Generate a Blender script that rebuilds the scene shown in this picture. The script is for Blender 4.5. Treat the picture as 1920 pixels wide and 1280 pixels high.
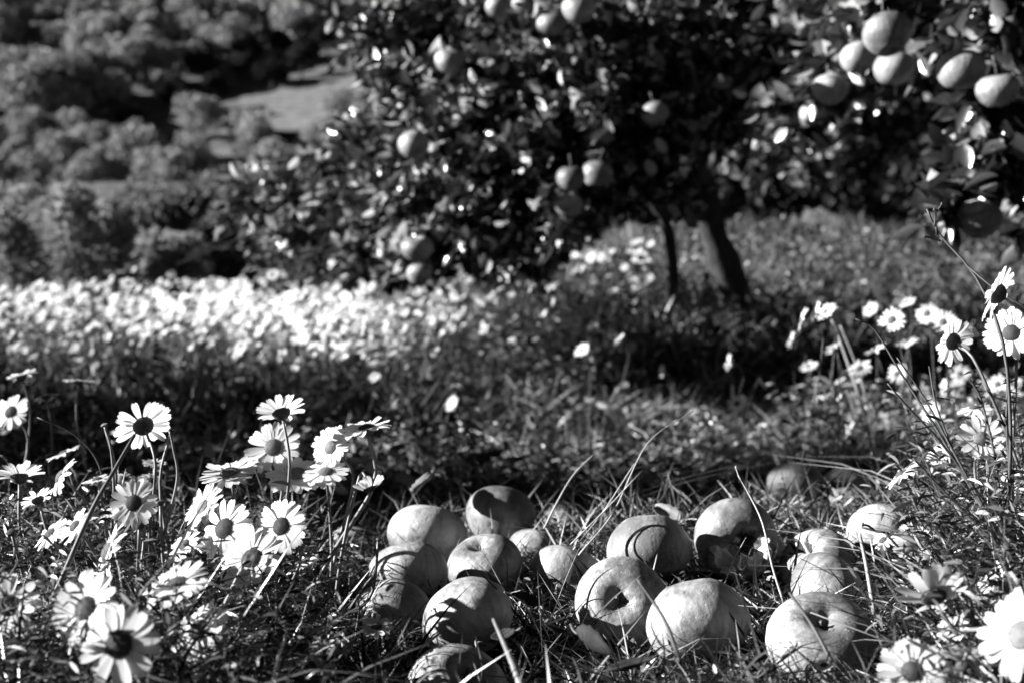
import bpy, math, random
import numpy as np
from mathutils import Vector, Matrix, Quaternion

for o in list(bpy.data.objects):
    bpy.data.objects.remove(o)
rng = np.random.default_rng(7)
random.seed(7)
R = math.radians
scene = bpy.context.scene
COL = scene.collection

# ------------------------------------------------------------------ camera
F = 2667.0            # focal length in photo pixels (50 mm on 36 mm, 1920 px wide)
CZ = 0.25             # eye height above the grass
HY = 678.0            # photo row of the horizon
cd = bpy.data.cameras.new('camera')
cd.lens = 50; cd.sensor_width = 36
cd.shift_y = (HY - 640.0) / 1920.0
cd.clip_start = 0.02; cd.clip_end = 3000
cd.dof.use_dof = True; cd.dof.focus_distance = 1.27; cd.dof.aperture_fstop = 7.0
cam = bpy.data.objects.new('camera', cd); COL.objects.link(cam)
cam.location = (0, 0, CZ); cam.rotation_euler = (R(90), 0, 0)
scene.camera = cam

# ------------------------------------------------------------------ light
SUN_EL = R(20); SUN_AZ = R(-92)     # azimuth from +Y, clockwise; -90 = from the left
world = bpy.data.worlds.new('World'); scene.world = world
world.use_nodes = True
wn = world.node_tree; wn.nodes.clear()
sky = wn.nodes.new('ShaderNodeTexSky'); sky.sky_type = 'NISHITA'; sky.sun_disc = False
sky.air_density = 0.12; sky.dust_density = 0.05; sky.ozone_density = 1.5
sky.sun_elevation = SUN_EL; sky.sun_rotation = SUN_AZ
bw = wn.nodes.new('ShaderNodeSeparateColor');   # black-and-white film behind a red filter: the blue sky is dark
bg = wn.nodes.new('ShaderNodeBackground')
bg.inputs['Strength'].default_value = 0.05
wo = wn.nodes.new('ShaderNodeOutputWorld')
wn.links.new(sky.outputs[0], bw.inputs[0]); wn.links.new(bw.outputs[0], bg.inputs[0]); wn.links.new(bg.outputs[0], wo.inputs[0])
sl = bpy.data.lights.new('sun', 'SUN'); sl.energy = 5.0; sl.angle = R(0.5); sl.color = (1, 1, 1)
sun = bpy.data.objects.new('sun', sl); COL.objects.link(sun)
SD = Vector((math.cos(SUN_EL) * math.sin(SUN_AZ), math.cos(SUN_EL) * math.cos(SUN_AZ), math.sin(SUN_EL)))
sun.rotation_euler = SD.to_track_quat('Z', 'Y').to_euler()
sun.location = (-8, 0, 6)
scene.view_settings.view_transform = 'Standard'; scene.view_settings.look = 'None'
scene.view_settings.exposure = 2.15; scene.view_settings.gamma = 1.0
scene.view_settings.use_curve_mapping = False
scene.render.engine = 'CYCLES'
scene.cycles.use_denoising = True
scene.cycles.max_bounces = 6; scene.cycles.diffuse_bounces = 3; scene.cycles.transmission_bounces = 4
scene.cycles.sample_clamp_indirect = 4.0

# ------------------------------------------------------------------ helpers
def at(px, py, d):
    """point seen at photo pixel (px, py), d metres ahead of the camera"""
    return Vector(((px - 960.0) / F * d, d, CZ + (HY - py) / F * d))

def tag(o, label=None, cat=None, group=None, kind=None):
    if label: o['label'] = label
    if cat: o['category'] = cat
    if group: o['group'] = group
    if kind: o['kind'] = kind
    return o

def link(name, data, parent=None):
    o = bpy.data.objects.new(name, data); COL.objects.link(o)
    if parent is not None: o.parent = parent
    return o

def empty(name, loc):
    o = link(name, None); o.location = loc; o.empty_display_size = 0.02
    return o

def mesh_np(name, V, Q, mats=None, smooth=True, midx=None):
    """V (n,3), Q (m,3|4) index array -> mesh"""
    me = bpy.data.meshes.new(name)
    V = np.asarray(V, dtype=np.float32); Q = np.asarray(Q, dtype=np.int32)
    k = Q.shape[1]
    me.vertices.add(len(V)); me.vertices.foreach_set('co', V.ravel())
    me.loops.add(Q.size); me.loops.foreach_set('vertex_index', Q.ravel())
    me.polygons.add(len(Q)); me.polygons.foreach_set('loop_start', np.arange(0, Q.size, k, dtype=np.int32))
    if midx is not None: me.polygons.foreach_set('material_index', np.asarray(midx, dtype=np.int32))
    me.polygons.foreach_set('use_smooth', np.full(len(Q), smooth))
    me.update(calc_edges=True)
    for m in (mats or []): me.materials.append(m)
    return me

class MB:
    """collects pieces of one part as mixed tris / quads"""
    def __init__(s): s.v = []; s.f = []; s.m = []
    def add(s, vs, fs, mi=0):
        b = len(s.v); s.v += [tuple(v) for v in vs]
        s.f += [tuple(i + b for i in f) for f in fs]; s.m += [mi] * len(fs)
    def tube(s, pts, rad, n=6, mi=0, cap=True):
        pts = [Vector(p) for p in pts]
        if not hasattr(rad, '__len__'): rad = [rad] * len(pts)
        up = Vector((0.31, 0.87, 0.38)); vs = []; fs = []
        for i, p in enumerate(pts):
            t = (pts[min(i + 1, len(pts) - 1)] - pts[max(i - 1, 0)])
            t = t.normalized() if t.length > 1e-9 else Vector((0, 0, 1))
            a = t.cross(up)
            if a.length < 0.05: a = t.cross(Vector((1, 0, 0)))
            a.normalize(); b = t.cross(a); up = -t.cross(a).cross(t) if False else up
            for k in range(n):
                an = 2 * math.pi * k / n
                vs.append(p + (a * math.cos(an) + b * math.sin(an)) * rad[i])
        for i in range(len(pts) - 1):
            for k in range(n):
                k2 = (k + 1) % n
                fs.append((i * n + k, i * n + k2, (i + 1) * n + k2, (i + 1) * n + k))
        if cap:
            fs.append(tuple(range(n - 1, -1, -1))); fs.append(tuple((len(pts) - 1) * n + k for k in range(n)))
        s.add(vs, fs, mi)
    def mesh(s, name, mats, smooth=True):
        me = bpy.data.meshes.new(name); me.from_pydata(s.v, [], s.f)
        me.polygons.foreach_set('use_smooth', [smooth] * len(s.f))
        me.polygons.foreach_set('material_index', s.m)
        for m in (mats if isinstance(mats, (list, tuple)) else [mats]): me.materials.append(m)
        me.update(); return me

def spline(pts, n=10):
    """Catmull-Rom through pts"""
    pts = [Vector(p) for p in pts]
    if len(pts) == 2: return [pts[0].lerp(pts[1], i / n) for i in range(n + 1)]
    e = [pts[0] * 2 - pts[1]] + pts + [pts[-1] * 2 - pts[-2]]; out = []
    m = max(2, n // (len(pts) - 1))
    for i in range(1, len(e) - 2):
        p0, p1, p2, p3 = e[i - 1:i + 3]
        for j in range(m):
            t = j / m
            out.append(0.5 * ((2 * p1) + (p2 - p0) * t + (2 * p0 - 5 * p1 + 4 * p2 - p3) * t * t + (3 * p1 - p0 - 3 * p2 + p3) * t ** 3))
    out.append(pts[-1]); return out

def unit(a): return a / np.maximum(np.linalg.norm(a, axis=-1, keepdims=True), 1e-9)

def ribbons(P, D, S, L, W, prof, curve=None, twist=None, fold=0.0):
    """N curved strips. P base, D direction, S side, L length, W half width, prof [(t, w)], curve displacement at tip (t^2)"""
    N = len(P); K = len(prof)
    t = np.array([p[0] for p in prof]); w = np.array([p[1] for p in prof])
    c = P[:, None, :] + D[:, None, :] * (L[:, None] * t)[..., None]
    if curve is not None: c = c + curve[:, None, :] * (t ** 2)[None, :, None]
    s = np.repeat(S[:, None, :], K, 1)
    if twist is not None:
        nrm = np.cross(D, S); a = twist[:, None] * t[None, :]
        s = S[:, None, :] * np.cos(a)[..., None] + nrm[:, None, :] * np.sin(a)[..., None]
    off = s * (W[:, None] * w[None, :])[..., None]
    if fold:
        nrm = np.cross(D, S)[:, None, :] * (W[:, None] * w[None, :] * fold)[..., None]
        V = np.stack([c - off + nrm, c, c + off + nrm], 2)       # N,K,3,3
        idx = np.arange(N * K * 3).reshape(N, K, 3)
        Q = np.concatenate([np.stack([idx[:, :-1, j], idx[:, :-1, j + 1], idx[:, 1:, j + 1], idx[:, 1:, j]], -1).reshape(-1, 4) for j in (0, 1)])
    else:
        V = np.stack([c - off, c + off], 2)
        idx = np.arange(N * K * 2).reshape(N, K, 2)
        Q = np.stack([idx[:, :-1, 0], idx[:, :-1, 1], idx[:, 1:, 1], idx[:, 1:, 0]], -1).reshape(-1, 4)
    return V.reshape(-1, 3), Q

def stack(parts):
    V = []; Q = []; b = 0
    for v, q in parts:
        V.append(v); Q.append(q + b); b += len(v)
    return np.concatenate(V), np.concatenate(Q)

def rnd(n, a, b): return rng.uniform(a, b, n)

def rdir(n, zlo=-1.0, zhi=1.0):
    a = rnd(n, 0, 2 * math.pi); z = rnd(n, zlo, zhi); r = np.sqrt(np.maximum(0, 1 - z * z))
    return np.stack([r * np.cos(a), r * np.sin(a), z], 1)

def perp(D):
    r = unit(rng.normal(size=D.shape)); return unit(np.cross(D, r))

BLADE = [(0, .9), (.35, 1), (.7, .7), (1, .06)]
LEAF = [(0, .06), (.25, .85), (.6, 1), (.85, .55), (1, .03)]

# ------------------------------------------------------------------ materials (the picture is black and white: neutral colours)
def new_mat(name):
    m = bpy.data.materials.new(name); m.use_nodes = True
    nt = m.node_tree; nt.nodes.clear()
    return m, nt, nt.nodes.new('ShaderNodeOutputMaterial')
def g(v): return (v, v, v, 1)
def N(nt, typ, **kw):
    n = nt.nodes.new(typ)
    for k, v in kw.items():
        if k in n.inputs.keys(): n.inputs[k].default_value = v
        else: setattr(n, k, v)
    return n
def ramp(nt, src, stops):
    r = nt.nodes.new('ShaderNodeValToRGB'); e = r.color_ramp.elements
    e[0].position, e[0].color = stops[0][0], g(stops[0][1]); e[1].position, e[1].color = stops[-1][0], g(stops[-1][1])
    for p, v in stops[1:-1]:
        q = e.new(p); q.color = g(v)
    nt.links.new(src, r.inputs[0]); return r.outputs[0]

def leafy(name, lo, hi, trans=0.35, rough=0.45, spec=0.5, tcol=None, noise=0.0, nscale=40, skew=0.0):
    """leaves, blades, petals: colour varies piece by piece, light passes through"""
    m, nt, out = new_mat(name); L = nt.links.new
    geo = N(nt, 'ShaderNodeNewGeometry')
    col = ramp(nt, geo.outputs['Random Per Island'], [(0, lo), (skew, lo * 1.4), (skew + (1 - skew) * .5, lo + (hi - lo) * .35), (1, hi)] if skew else [(0, lo), (1, hi)])  # skew: many dark, few bright pieces; glints and shaded gaps put into the colour
    if noise:
        tc = N(nt, 'ShaderNodeTexCoord'); no = N(nt, 'ShaderNodeTexNoise', Scale=nscale, Detail=4.0)
        L(tc.outputs['Object'], no.inputs['Vector'])
        v = ramp(nt, no.outputs['Fac'], [(.3, 1 - noise), (.7, 1 + noise)])
        mx = N(nt, 'ShaderNodeMix', data_type='RGBA', blend_type='MULTIPLY'); mx.inputs[0].default_value = 1
        L(col, mx.inputs[6]); L(v, mx.inputs[7]); col = mx.outputs[2]
    p = N(nt, 'ShaderNodeBsdfPrincipled', Roughness=rough); p.inputs['Specular IOR Level'].default_value = spec
    L(col, p.inputs['Base Color'])
    t = N(nt, 'ShaderNodeBsdfTranslucent')
    if tcol is None: L(col, t.inputs[0])
    else: t.inputs[0].default_value = g(tcol)
    mix = N(nt, 'ShaderNodeMixShader'); mix.inputs[0].default_value = trans
    L(p.outputs[0], mix.inputs[1]); L(t.outputs[0], mix.inputs[2]); L(mix.outputs[0], out.inputs[0])
    return m

def solid(name, lo, hi, scale=30, rough=0.7, bump=0.3, stretch=(1, 1, 1), spec=0.4, dist=0.002):
    m, nt, out = new_mat(name); L = nt.links.new
    tc = N(nt, 'ShaderNodeTexCoord'); mp = N(nt, 'ShaderNodeMapping'); mp.inputs['Scale'].default_value = stretch
    no = N(nt, 'ShaderNodeTexNoise', Scale=scale, Detail=6.0, Roughness=0.65)
    L(tc.outputs['Object'], mp.inputs[0]); L(mp.outputs[0], no.inputs['Vector'])
    p = N(nt, 'ShaderNodeBsdfPrincipled', Roughness=rough); p.inputs['Specular IOR Level'].default_value = spec
    L(ramp(nt, no.outputs['Fac'], [(.3, lo), (.7, hi)]), p.inputs['Base Color'])
    b = N(nt, 'ShaderNodeBump', Strength=bump, Distance=dist); L(no.outputs['Fac'], b.inputs['Height']); L(b.outputs[0], p.inputs['Normal'])
    L(p.outputs[0], out.inputs[0]); return m

def apple_mat(name, pale, blush, speck=0.6):
    m, nt, out = new_mat(name); L = nt.links.new
    tc = N(nt, 'ShaderNodeTexCoord'); oi = N(nt, 'ShaderNodeObjectInfo')
    off = N(nt, 'ShaderNodeVectorMath', operation='ADD'); L(tc.outputs['Object'], off.inputs[0])
    sc = N(nt, 'ShaderNodeVectorMath', operation='SCALE'); sc.inputs[0].default_value = (3, 5, 2); L(oi.outputs['Random'], sc.inputs['Scale']); L(sc.outputs[0], off.inputs[1])
    n1 = N(nt, 'ShaderNodeTexNoise', Scale=1.3, Detail=3.0); L(off.outputs[0], n1.inputs['Vector'])          # cheek
    mp = N(nt, 'ShaderNodeMapping'); mp.inputs['Scale'].default_value = (9, 9, 1.1); L(off.outputs[0], mp.inputs[0])
    n2 = N(nt, 'ShaderNodeTexNoise', Scale=1.6, Detail=5.0, Roughness=0.6); L(mp.outputs[0], n2.inputs['Vector'])     # stripes from stalk to eye
    ad = N(nt, 'ShaderNodeMath', operation='MULTIPLY_ADD'); ad.inputs[1].default_value = 0.5; L(n2.outputs['Fac'], ad.inputs[0]); L(n1.outputs['Fac'], ad.inputs[2])
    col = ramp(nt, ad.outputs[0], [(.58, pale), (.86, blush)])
    vo = N(nt, 'ShaderNodeTexVoronoi', Scale=17.0); vo.inputs['Randomness'].default_value = 1.0; L(off.outputs[0], vo.inputs['Vector'])
    dots = ramp(nt, vo.outputs['Distance'], [(.06, 1), (.14, 0)])
    mx = N(nt, 'ShaderNodeMix', data_type='RGBA'); L(col, mx.inputs[6]); mx.inputs[7].default_value = g(speck)
    sm = N(nt, 'ShaderNodeMath', operation='MULTIPLY'); sm.inputs[1].default_value = 0.55; L(dots, sm.inputs[0]); L(sm.outputs[0], mx.inputs[0])
    n3 = N(nt, 'ShaderNodeTexNoise', Scale=7.0, Detail=6.0, Roughness=0.7); L(off.outputs[0], n3.inputs['Vector'])
    bruise = ramp(nt, n3.outputs['Fac'], [(.32, .35), (.37, .8), (.46, 1)])
    mb = N(nt, 'ShaderNodeMix', data_type='RGBA', blend_type='MULTIPLY'); mb.inputs[0].default_value = 1; L(mx.outputs[2], mb.inputs[6]); L(bruise, mb.inputs[7])
    p = N(nt, 'ShaderNodeBsdfPrincipled', Roughness=0.42); p.inputs['Specular IOR Level'].default_value = 0.4
    L(mb.outputs[2], p.inputs['Base Color'])
    rr = N(nt, 'ShaderNodeMapRange'); rr.inputs['To Min'].default_value = .33; rr.inputs['To Max'].default_value = .6; L(n3.outputs['Fac'], rr.inputs[0]); L(rr.outputs[0], p.inputs['Roughness'])
    b = N(nt, 'ShaderNodeBump', Strength=0.25, Distance=0.01); L(n3.outputs['Fac'], b.inputs['Height']); L(b.outputs[0], p.inputs['Normal'])
    L(p.outputs[0], out.inputs[0]); return m

M = {}
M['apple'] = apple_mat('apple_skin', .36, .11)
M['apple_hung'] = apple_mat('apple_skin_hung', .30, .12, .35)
M['apple_dark'] = apple_mat('apple_skin_shade_dark', .24, .08, .3)  # darker copy of the skin; shade put into the colour of shadowed apples
M['flesh'] = solid('apple_flesh', .42, .68, 6, .7, .5, dist=.02)
M['rot'] = solid('apple_rot', .012, .05, 9, .8, .7, dist=.03)
M['stalk'] = solid('apple_stalk', .03, .10, 40, .7)
M['petal'] = leafy('daisy_petal', .58, .70, .46, .6, .2, tcol=.72)
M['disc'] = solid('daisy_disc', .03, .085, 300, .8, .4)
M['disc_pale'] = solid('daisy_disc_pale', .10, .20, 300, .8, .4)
M['cup'] = solid('daisy_cup', .02, .06, 200, .7)
M['stem'] = solid('flower_stem', .06, .15, 60, .5, .2)
M['stem_dark'] = solid('dry_dark_stem', .015, .05, 60, .6, .3)
M['stem_mid'] = solid('dull_stem', .03, .08, 60, .5, .2)
M['straw'] = solid('pale_straw', .22, .36, 60, .6, .2, (1, 1, .2))
M['grass'] = leafy('grass_blade', .005, .46, .3, .36, .6, skew=.58)
M['grass_tall'] = leafy('meadow_blade', .006, .30, .35, .45, .5, skew=.66)
M['grass_far'] = leafy('orchard_blade', .04, .26, .4, .6, .3)
M['grass_rough'] = leafy('rough_blade', .004, .50, .3, .36, .6, skew=.78)
M['grass_dry'] = leafy('dry_blade', .03, .62, .3, .4, .5, skew=.42)
M['grass_sun_painted'] = leafy('sun_painted_blade', .015, .42, .35, .45, .5, skew=.45)  # brighter copy of the meadow blade: sunlight put into the colour
M['litter'] = leafy('leaf_litter', .01, .55, .25, .5, .5, skew=.55)
M['weed'] = leafy('weed_leaf', .005, .34, .3, .38, .6, skew=.58)
M['leaf'] = leafy('apple_leaf', .012, .60, .4, .28, 1.0, skew=.58)
M['leaf_near'] = leafy('apple_leaf_grey', .016, .50, .35, .3, 1.0, skew=.58)
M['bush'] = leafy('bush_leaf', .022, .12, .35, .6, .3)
M['hilltree'] = leafy('hill_tree_leaf', .08, .38, .2, .8, .1)
M['umbel'] = leafy('umbel_flower', .22, .4, .3, .7, .2)
M['shade_toned'] = leafy('shade_toned_leaf', .008, .03, .1, .8, .1)  # near-black leaf: the hill shadow painted into the crown colour
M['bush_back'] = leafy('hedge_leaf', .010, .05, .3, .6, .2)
M['feather'] = leafy('feathery_weed', .09, .30, .4, .6, .2)
M['bark'] = solid('apple_bark', .014, .05, 14, .9, .9, (1, 1, .3), .2, .02)
M['dead_leaf'] = solid('dead_leaf_dark', .006, .024, 60, .8, .6, spec=.2)
M['dead_pale'] = solid('dead_leaf_pale', .05, .14, 60, .6, .5)

# ------------------------------------------------------------------ ground shape
def sstep(a, b, x):
    t = np.clip((x - a) / (b - a), 0, 1); return t * t * (3 - 2 * t)
BUMPS = []          # (x, y, z of the ground under an apple)
def ground_base(x, y):
    x = np.asarray(x, float); y = np.asarray(y, float)
    t = np.maximum(0, y - 3.2); rise = t * t / (t + 0.6)
    t2 = np.maximum(0, y - 3.6); tc = np.minimum(t2, 2.2); right = 0.30 * tc * tc / (tc + 0.6) + 0.14 * np.maximum(0, t2 - 2.2)
    left = np.where(y < 9, 0.075 * rise, 0.075 * 5.8 ** 2 / 6.4 + 0.015 * (y - 9))
    left = left + 0.137 * np.maximum(0, y - 25)
    s = sstep(-0.12, 0.12, x / np.maximum(y, 1.0))
    z = left * (1 - s) + right * s
    mid = sstep(120, 190, y); z = z * (1 - mid) + (1 + 0.137 * (y - 25)) * mid
    h = np.maximum(0, y - 200); z = z + 0.31 * h * h / (h + 14)
    top = np.maximum(0, y - 430); z = z - 0.42 * top
    z = z + 2.2 * sstep(150, 260, y) * (np.sin(x * 0.045 + 1.0) + np.sin(x * 0.02 + y * 0.03))
    n = 0.010 * np.sin(x * 7.1 + y * 3.3) + 0.008 * np.sin(x * 13 - y * 9.1 + 2) + 0.02 * np.sin(x * 2.1 + 1) * np.sin(y * 1.7)
    return z + n * sstep(0.0, 1.0, y) * (1 - sstep(20, 40, y))
def gz(x, y):
    z = ground_base(x, y); x = np.asarray(x, float); y = np.asarray(y, float)
    num = np.zeros_like(z); den = np.full_like(z, 0.25)
    for bx, by, bz in BUMPS:
        w = np.exp(-((x - bx) ** 2 + (y - by) ** 2) / (2 * 0.09 ** 2)); num = num + w * bz; den = den + w
    return z + num / den
def gzf(x, y): return float(gz(np.array([x]), np.array([y]))[0])
def hit(px, py, d0=150.0, d1=430.0):
    """where the sight line through a pixel meets the far hillside"""
    ds = np.linspace(d0, d1, 700); k = (HY - py) / F
    z = ground_base((px - 960) / F * ds, ds); i = np.argmax(z > CZ + k * ds)
    d = ds[i]; return np.array([(px - 960) / F * d, d, z[i]])

# ------------------------------------------------------------------ fallen apples: photo centre, photo width, real diameter, direction of the stalk end
FALLEN = [
 (1308, 1148, 186, .083, (.2, -.3, -.92), 'apple', 'large tapered fallen apple in the front row, right of the hollowed one', ''),
 (1165, 1118, 165, .080, (-.12, -.93, .28), 'apple', 'pale fallen apple with its deep stalk hollow facing the camera', ''),
 (1537, 1188, 192, .080, (-.02, -.62, .78), 'apple', 'wrinkled pale fallen apple at front right, stalk hollow turned upward', ''),
 (875, 1146, 170, .080, (.55, -.35, -.70), 'apple', 'smooth fallen apple at front left with finger-like stem shadows across it', ''),
 (856, 1286, 194, .081, (.35, -.55, .76), 'apple', 'fallen apple cut by the bottom edge of the photo', ''),
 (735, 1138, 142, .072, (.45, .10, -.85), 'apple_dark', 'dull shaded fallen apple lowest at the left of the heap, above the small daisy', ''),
 (766, 1066, 146, .079, (-.50, .35, .70), 'apple', 'speckled fallen apple under the big round one, left side of heap', ''),
 (910, 1052, 136, .077, (-.30, -.35, .88), 'apple', 'fallen apple with a knobbly lit hollow in the middle of the heap', ''),
 (1004, 1026, 102, .066, (.50, .55, .60), 'apple', 'small pale fallen apple wedged behind two others in mid heap', ''),
 (1062, 1072, 136, .077, (.60, .40, -.60), 'apple', 'lightly dotted fallen apple left of the deep-hollowed one', ''),
 (800, 992, 144, .086, (.35, .60, .65), 'apple', 'big round fallen apple standing highest at the left of the heap', ''),
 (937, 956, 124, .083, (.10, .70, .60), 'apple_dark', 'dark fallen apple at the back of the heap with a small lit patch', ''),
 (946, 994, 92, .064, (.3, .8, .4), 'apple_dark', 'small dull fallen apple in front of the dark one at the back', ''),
 (1062, 977, 88, .066, (.55, -.15, .80), 'apple', 'small fallen apple with its top hollow showing, behind the heap beside long straws', ''),
 (1215, 1012, 152, .085, (.05, -.25, -.95), 'apple', 'large finely dotted fallen apple right of the straws, back row', ''),
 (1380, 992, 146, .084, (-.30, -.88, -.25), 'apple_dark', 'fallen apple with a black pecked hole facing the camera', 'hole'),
 (1532, 1046, 138, .077, (-.45, -.45, .75), 'apple', 'sunken pale fallen apple with an open dark hole on its left', 'bighole'),
 (1552, 1098, 148, .075, (.70, .30, .40), 'apple', 'fallen apple resting behind the wrinkled one at right', ''),
 (1660, 992, 136, .080, (.20, .80, .50), 'apple', 'fallen apple at the right end of the heap crossed by a dark twig', ''),
 (1785, 944, 92, .064, (.3, .7, .5), 'apple', 'bright fallen apple half hidden in weeds at far right', ''),
 (664, 1016, 92, .064, (.2, .7, .6), 'apple', 'small fallen apple alone left of the heap, behind a daisy stem', ''),
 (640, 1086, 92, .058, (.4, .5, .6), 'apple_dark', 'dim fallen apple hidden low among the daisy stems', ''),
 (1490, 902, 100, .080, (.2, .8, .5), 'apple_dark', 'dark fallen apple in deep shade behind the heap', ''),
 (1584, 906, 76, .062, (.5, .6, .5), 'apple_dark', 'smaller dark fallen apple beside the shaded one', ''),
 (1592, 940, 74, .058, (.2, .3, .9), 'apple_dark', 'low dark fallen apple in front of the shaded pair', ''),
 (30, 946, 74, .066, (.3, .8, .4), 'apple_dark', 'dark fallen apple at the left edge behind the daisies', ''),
 (1312, 780, 46, .072, (.3, .8, .4), 'apple', 'blurred bright fallen apple far back, left of two white flowers', ''),
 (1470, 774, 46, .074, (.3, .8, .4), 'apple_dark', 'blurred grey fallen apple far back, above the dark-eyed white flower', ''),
 (1500, 806, 52, .074, (-.6, -.6, .4), 'apple', 'blurred bright fallen apple far back with a dark eye', ''),
 (1548, 836, 42, .062, (.3, .8, .4), 'apple', 'blurred small fallen apple far back at the edge of the dark hollow', ''),
 (1180, 816, 30, .050, (.3, .8, .4), 'apple', 'tiny blurred bright windfall in the lit grass mid distance', ''),
 (1388, 1026, 118, .066, (-.3, -.5, .8), 'apple', 'half-eaten fallen apple shell lying flat in the middle of the grass', 'bite'),
 (1452, 1012, 92, .056, (.5, -.6, .5), 'apple', 'bitten apple chunk with rough pale flesh beside the eaten shell', 'chunk'),
]
def upright(v):      # keep the eye of most apples turned down into the grass
    return (v[0] * .5, .35, .9) if v[1] > .3 else v
FALLEN = [(a[0], a[1] + .085 * a[2]) + a[2:4] + (upright(a[4]),) + a[5:] for a in FALLEN]      # sunk a little into the turf
for a in FALLEN:
    d = F * a[3] / a[2]; c = at(a[0], a[1], d)
    BUMPS.append((c.x, c.y, 0.0))
raw = []
for a, b in zip(FALLEN, BUMPS):
    d = F * a[3] / a[2]; c = at(a[0], a[1], d)
    raw.append((c.x, c.y, c.z - 0.34 * a[3] - float(ground_base(np.array([c.x]), np.array([c.y]))[0])))
BUMPS[:] = raw
AP = np.array([(at(a[0], a[1], F * a[3] / a[2]).x, F * a[3] / a[2], at(a[0], a[1], F * a[3] / a[2]).z, a[3] / 2) for a in FALLEN])

# ------------------------------------------------------------------ ground sheet and fields
def ground_mat():
    m, nt, out = new_mat('ground'); L = nt.links.new
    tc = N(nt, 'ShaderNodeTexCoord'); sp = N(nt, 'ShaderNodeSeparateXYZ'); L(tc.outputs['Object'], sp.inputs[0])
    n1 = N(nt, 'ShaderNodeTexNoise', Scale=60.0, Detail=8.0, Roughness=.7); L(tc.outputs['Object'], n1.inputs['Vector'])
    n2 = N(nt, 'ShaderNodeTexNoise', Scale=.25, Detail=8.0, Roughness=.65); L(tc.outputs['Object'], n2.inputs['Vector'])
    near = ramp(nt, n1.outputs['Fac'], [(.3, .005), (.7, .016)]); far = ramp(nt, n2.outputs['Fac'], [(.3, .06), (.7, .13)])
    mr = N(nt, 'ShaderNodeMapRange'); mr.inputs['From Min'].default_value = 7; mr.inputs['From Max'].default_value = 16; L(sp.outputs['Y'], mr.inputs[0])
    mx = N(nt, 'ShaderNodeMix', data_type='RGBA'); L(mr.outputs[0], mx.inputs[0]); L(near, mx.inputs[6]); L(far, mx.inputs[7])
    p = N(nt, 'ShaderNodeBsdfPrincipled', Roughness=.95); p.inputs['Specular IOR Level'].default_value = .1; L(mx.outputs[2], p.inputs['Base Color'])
    b = N(nt, 'ShaderNodeBump', Strength=.8, Distance=.02); L(n1.outputs['Fac'], b.inputs['Height']); L(b.outputs[0], p.inputs['Normal'])
    L(p.outputs[0], out.inputs[0]); return m
ny, nx = 460, 170
yy = np.geomspace(0.5, 702, ny) - 2.0; uu = np.linspace(-1, 1, nx); uu = np.sign(uu) * (0.6 * np.abs(uu) + 0.9 * uu ** 2)
GX = uu[None, :] * (yy[:, None] + 2.6); GY = np.repeat(yy[:, None], nx, 1); GZ = gz(GX, GY)
idx = np.arange(ny * nx).reshape(ny, nx)
Q = np.stack([idx[:-1, :-1], idx[:-1, 1:], idx[1:, 1:], idx[1:, :-1]], -1).reshape(-1, 4)
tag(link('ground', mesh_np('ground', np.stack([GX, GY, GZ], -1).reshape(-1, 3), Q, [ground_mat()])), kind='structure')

FIELD = [(190, 288), (330, 232), (470, 190), (640, 158), (780, 130), (780, 240), (560, 264), (330, 262)]
WOOD = [(190, 288), (250, 215), (420, 140), (610, 75), (780, 40), (780, 130), (640, 158), (470, 190), (330, 232)]
GLADE = [(-60, 108), (60, 98), (112, 112), (84, 150), (-60, 165)]
def inside(poly, x, y):
    c = False; j = len(poly) - 1
    for i in range(len(poly)):
        (xi, yi), (xj, yj) = poly[i], poly[j]
        if (yi > y) != (yj > y) and x < (xj - xi) * (y - yi) / (yj - yi) + xi: c = not c
        j = i
    return c
M['field'] = solid('mown_field', .05, .17, .35, .95, .1, (1, 2.5, 1), .1, .05)
def field_sheet(name, top, bot, n=30, k=12):
    V = []
    for i in range(n + 1):
        s = i / n
        def along(pl):
            f = s * (len(pl) - 1); j = min(int(f), len(pl) - 2); f -= j
            return (pl[j][0] * (1 - f) + pl[j + 1][0] * f, pl[j][1] * (1 - f) + pl[j + 1][1] * f)
        a, b = along(top), along(bot)
        for j in range(k + 1):
            t = j / k; p = hit(a[0] * (1 - t) + b[0] * t, a[1] * (1 - t) + b[1] * t); V.append(p + np.array([0, 0, 1.0]))
    idx = np.arange((n + 1) * (k + 1)).reshape(n + 1, k + 1)
    Q = np.stack([idx[:-1, :-1], idx[1:, :-1], idx[1:, 1:], idx[:-1, 1:]], -1).reshape(-1, 4)
    tag(link(name, mesh_np(name, V, Q, [M['field']])), kind='structure')
field_sheet('field', [(190, 286), (330, 230), (470, 188), (640, 156), (780, 128)], [(190, 290), (330, 264), (470, 268), (640, 258), (780, 242)])
field_sheet('field', [(-60, 106), (60, 98), (112, 112)], [(-60, 165), (84, 152), (114, 116)], 10, 6)

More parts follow.
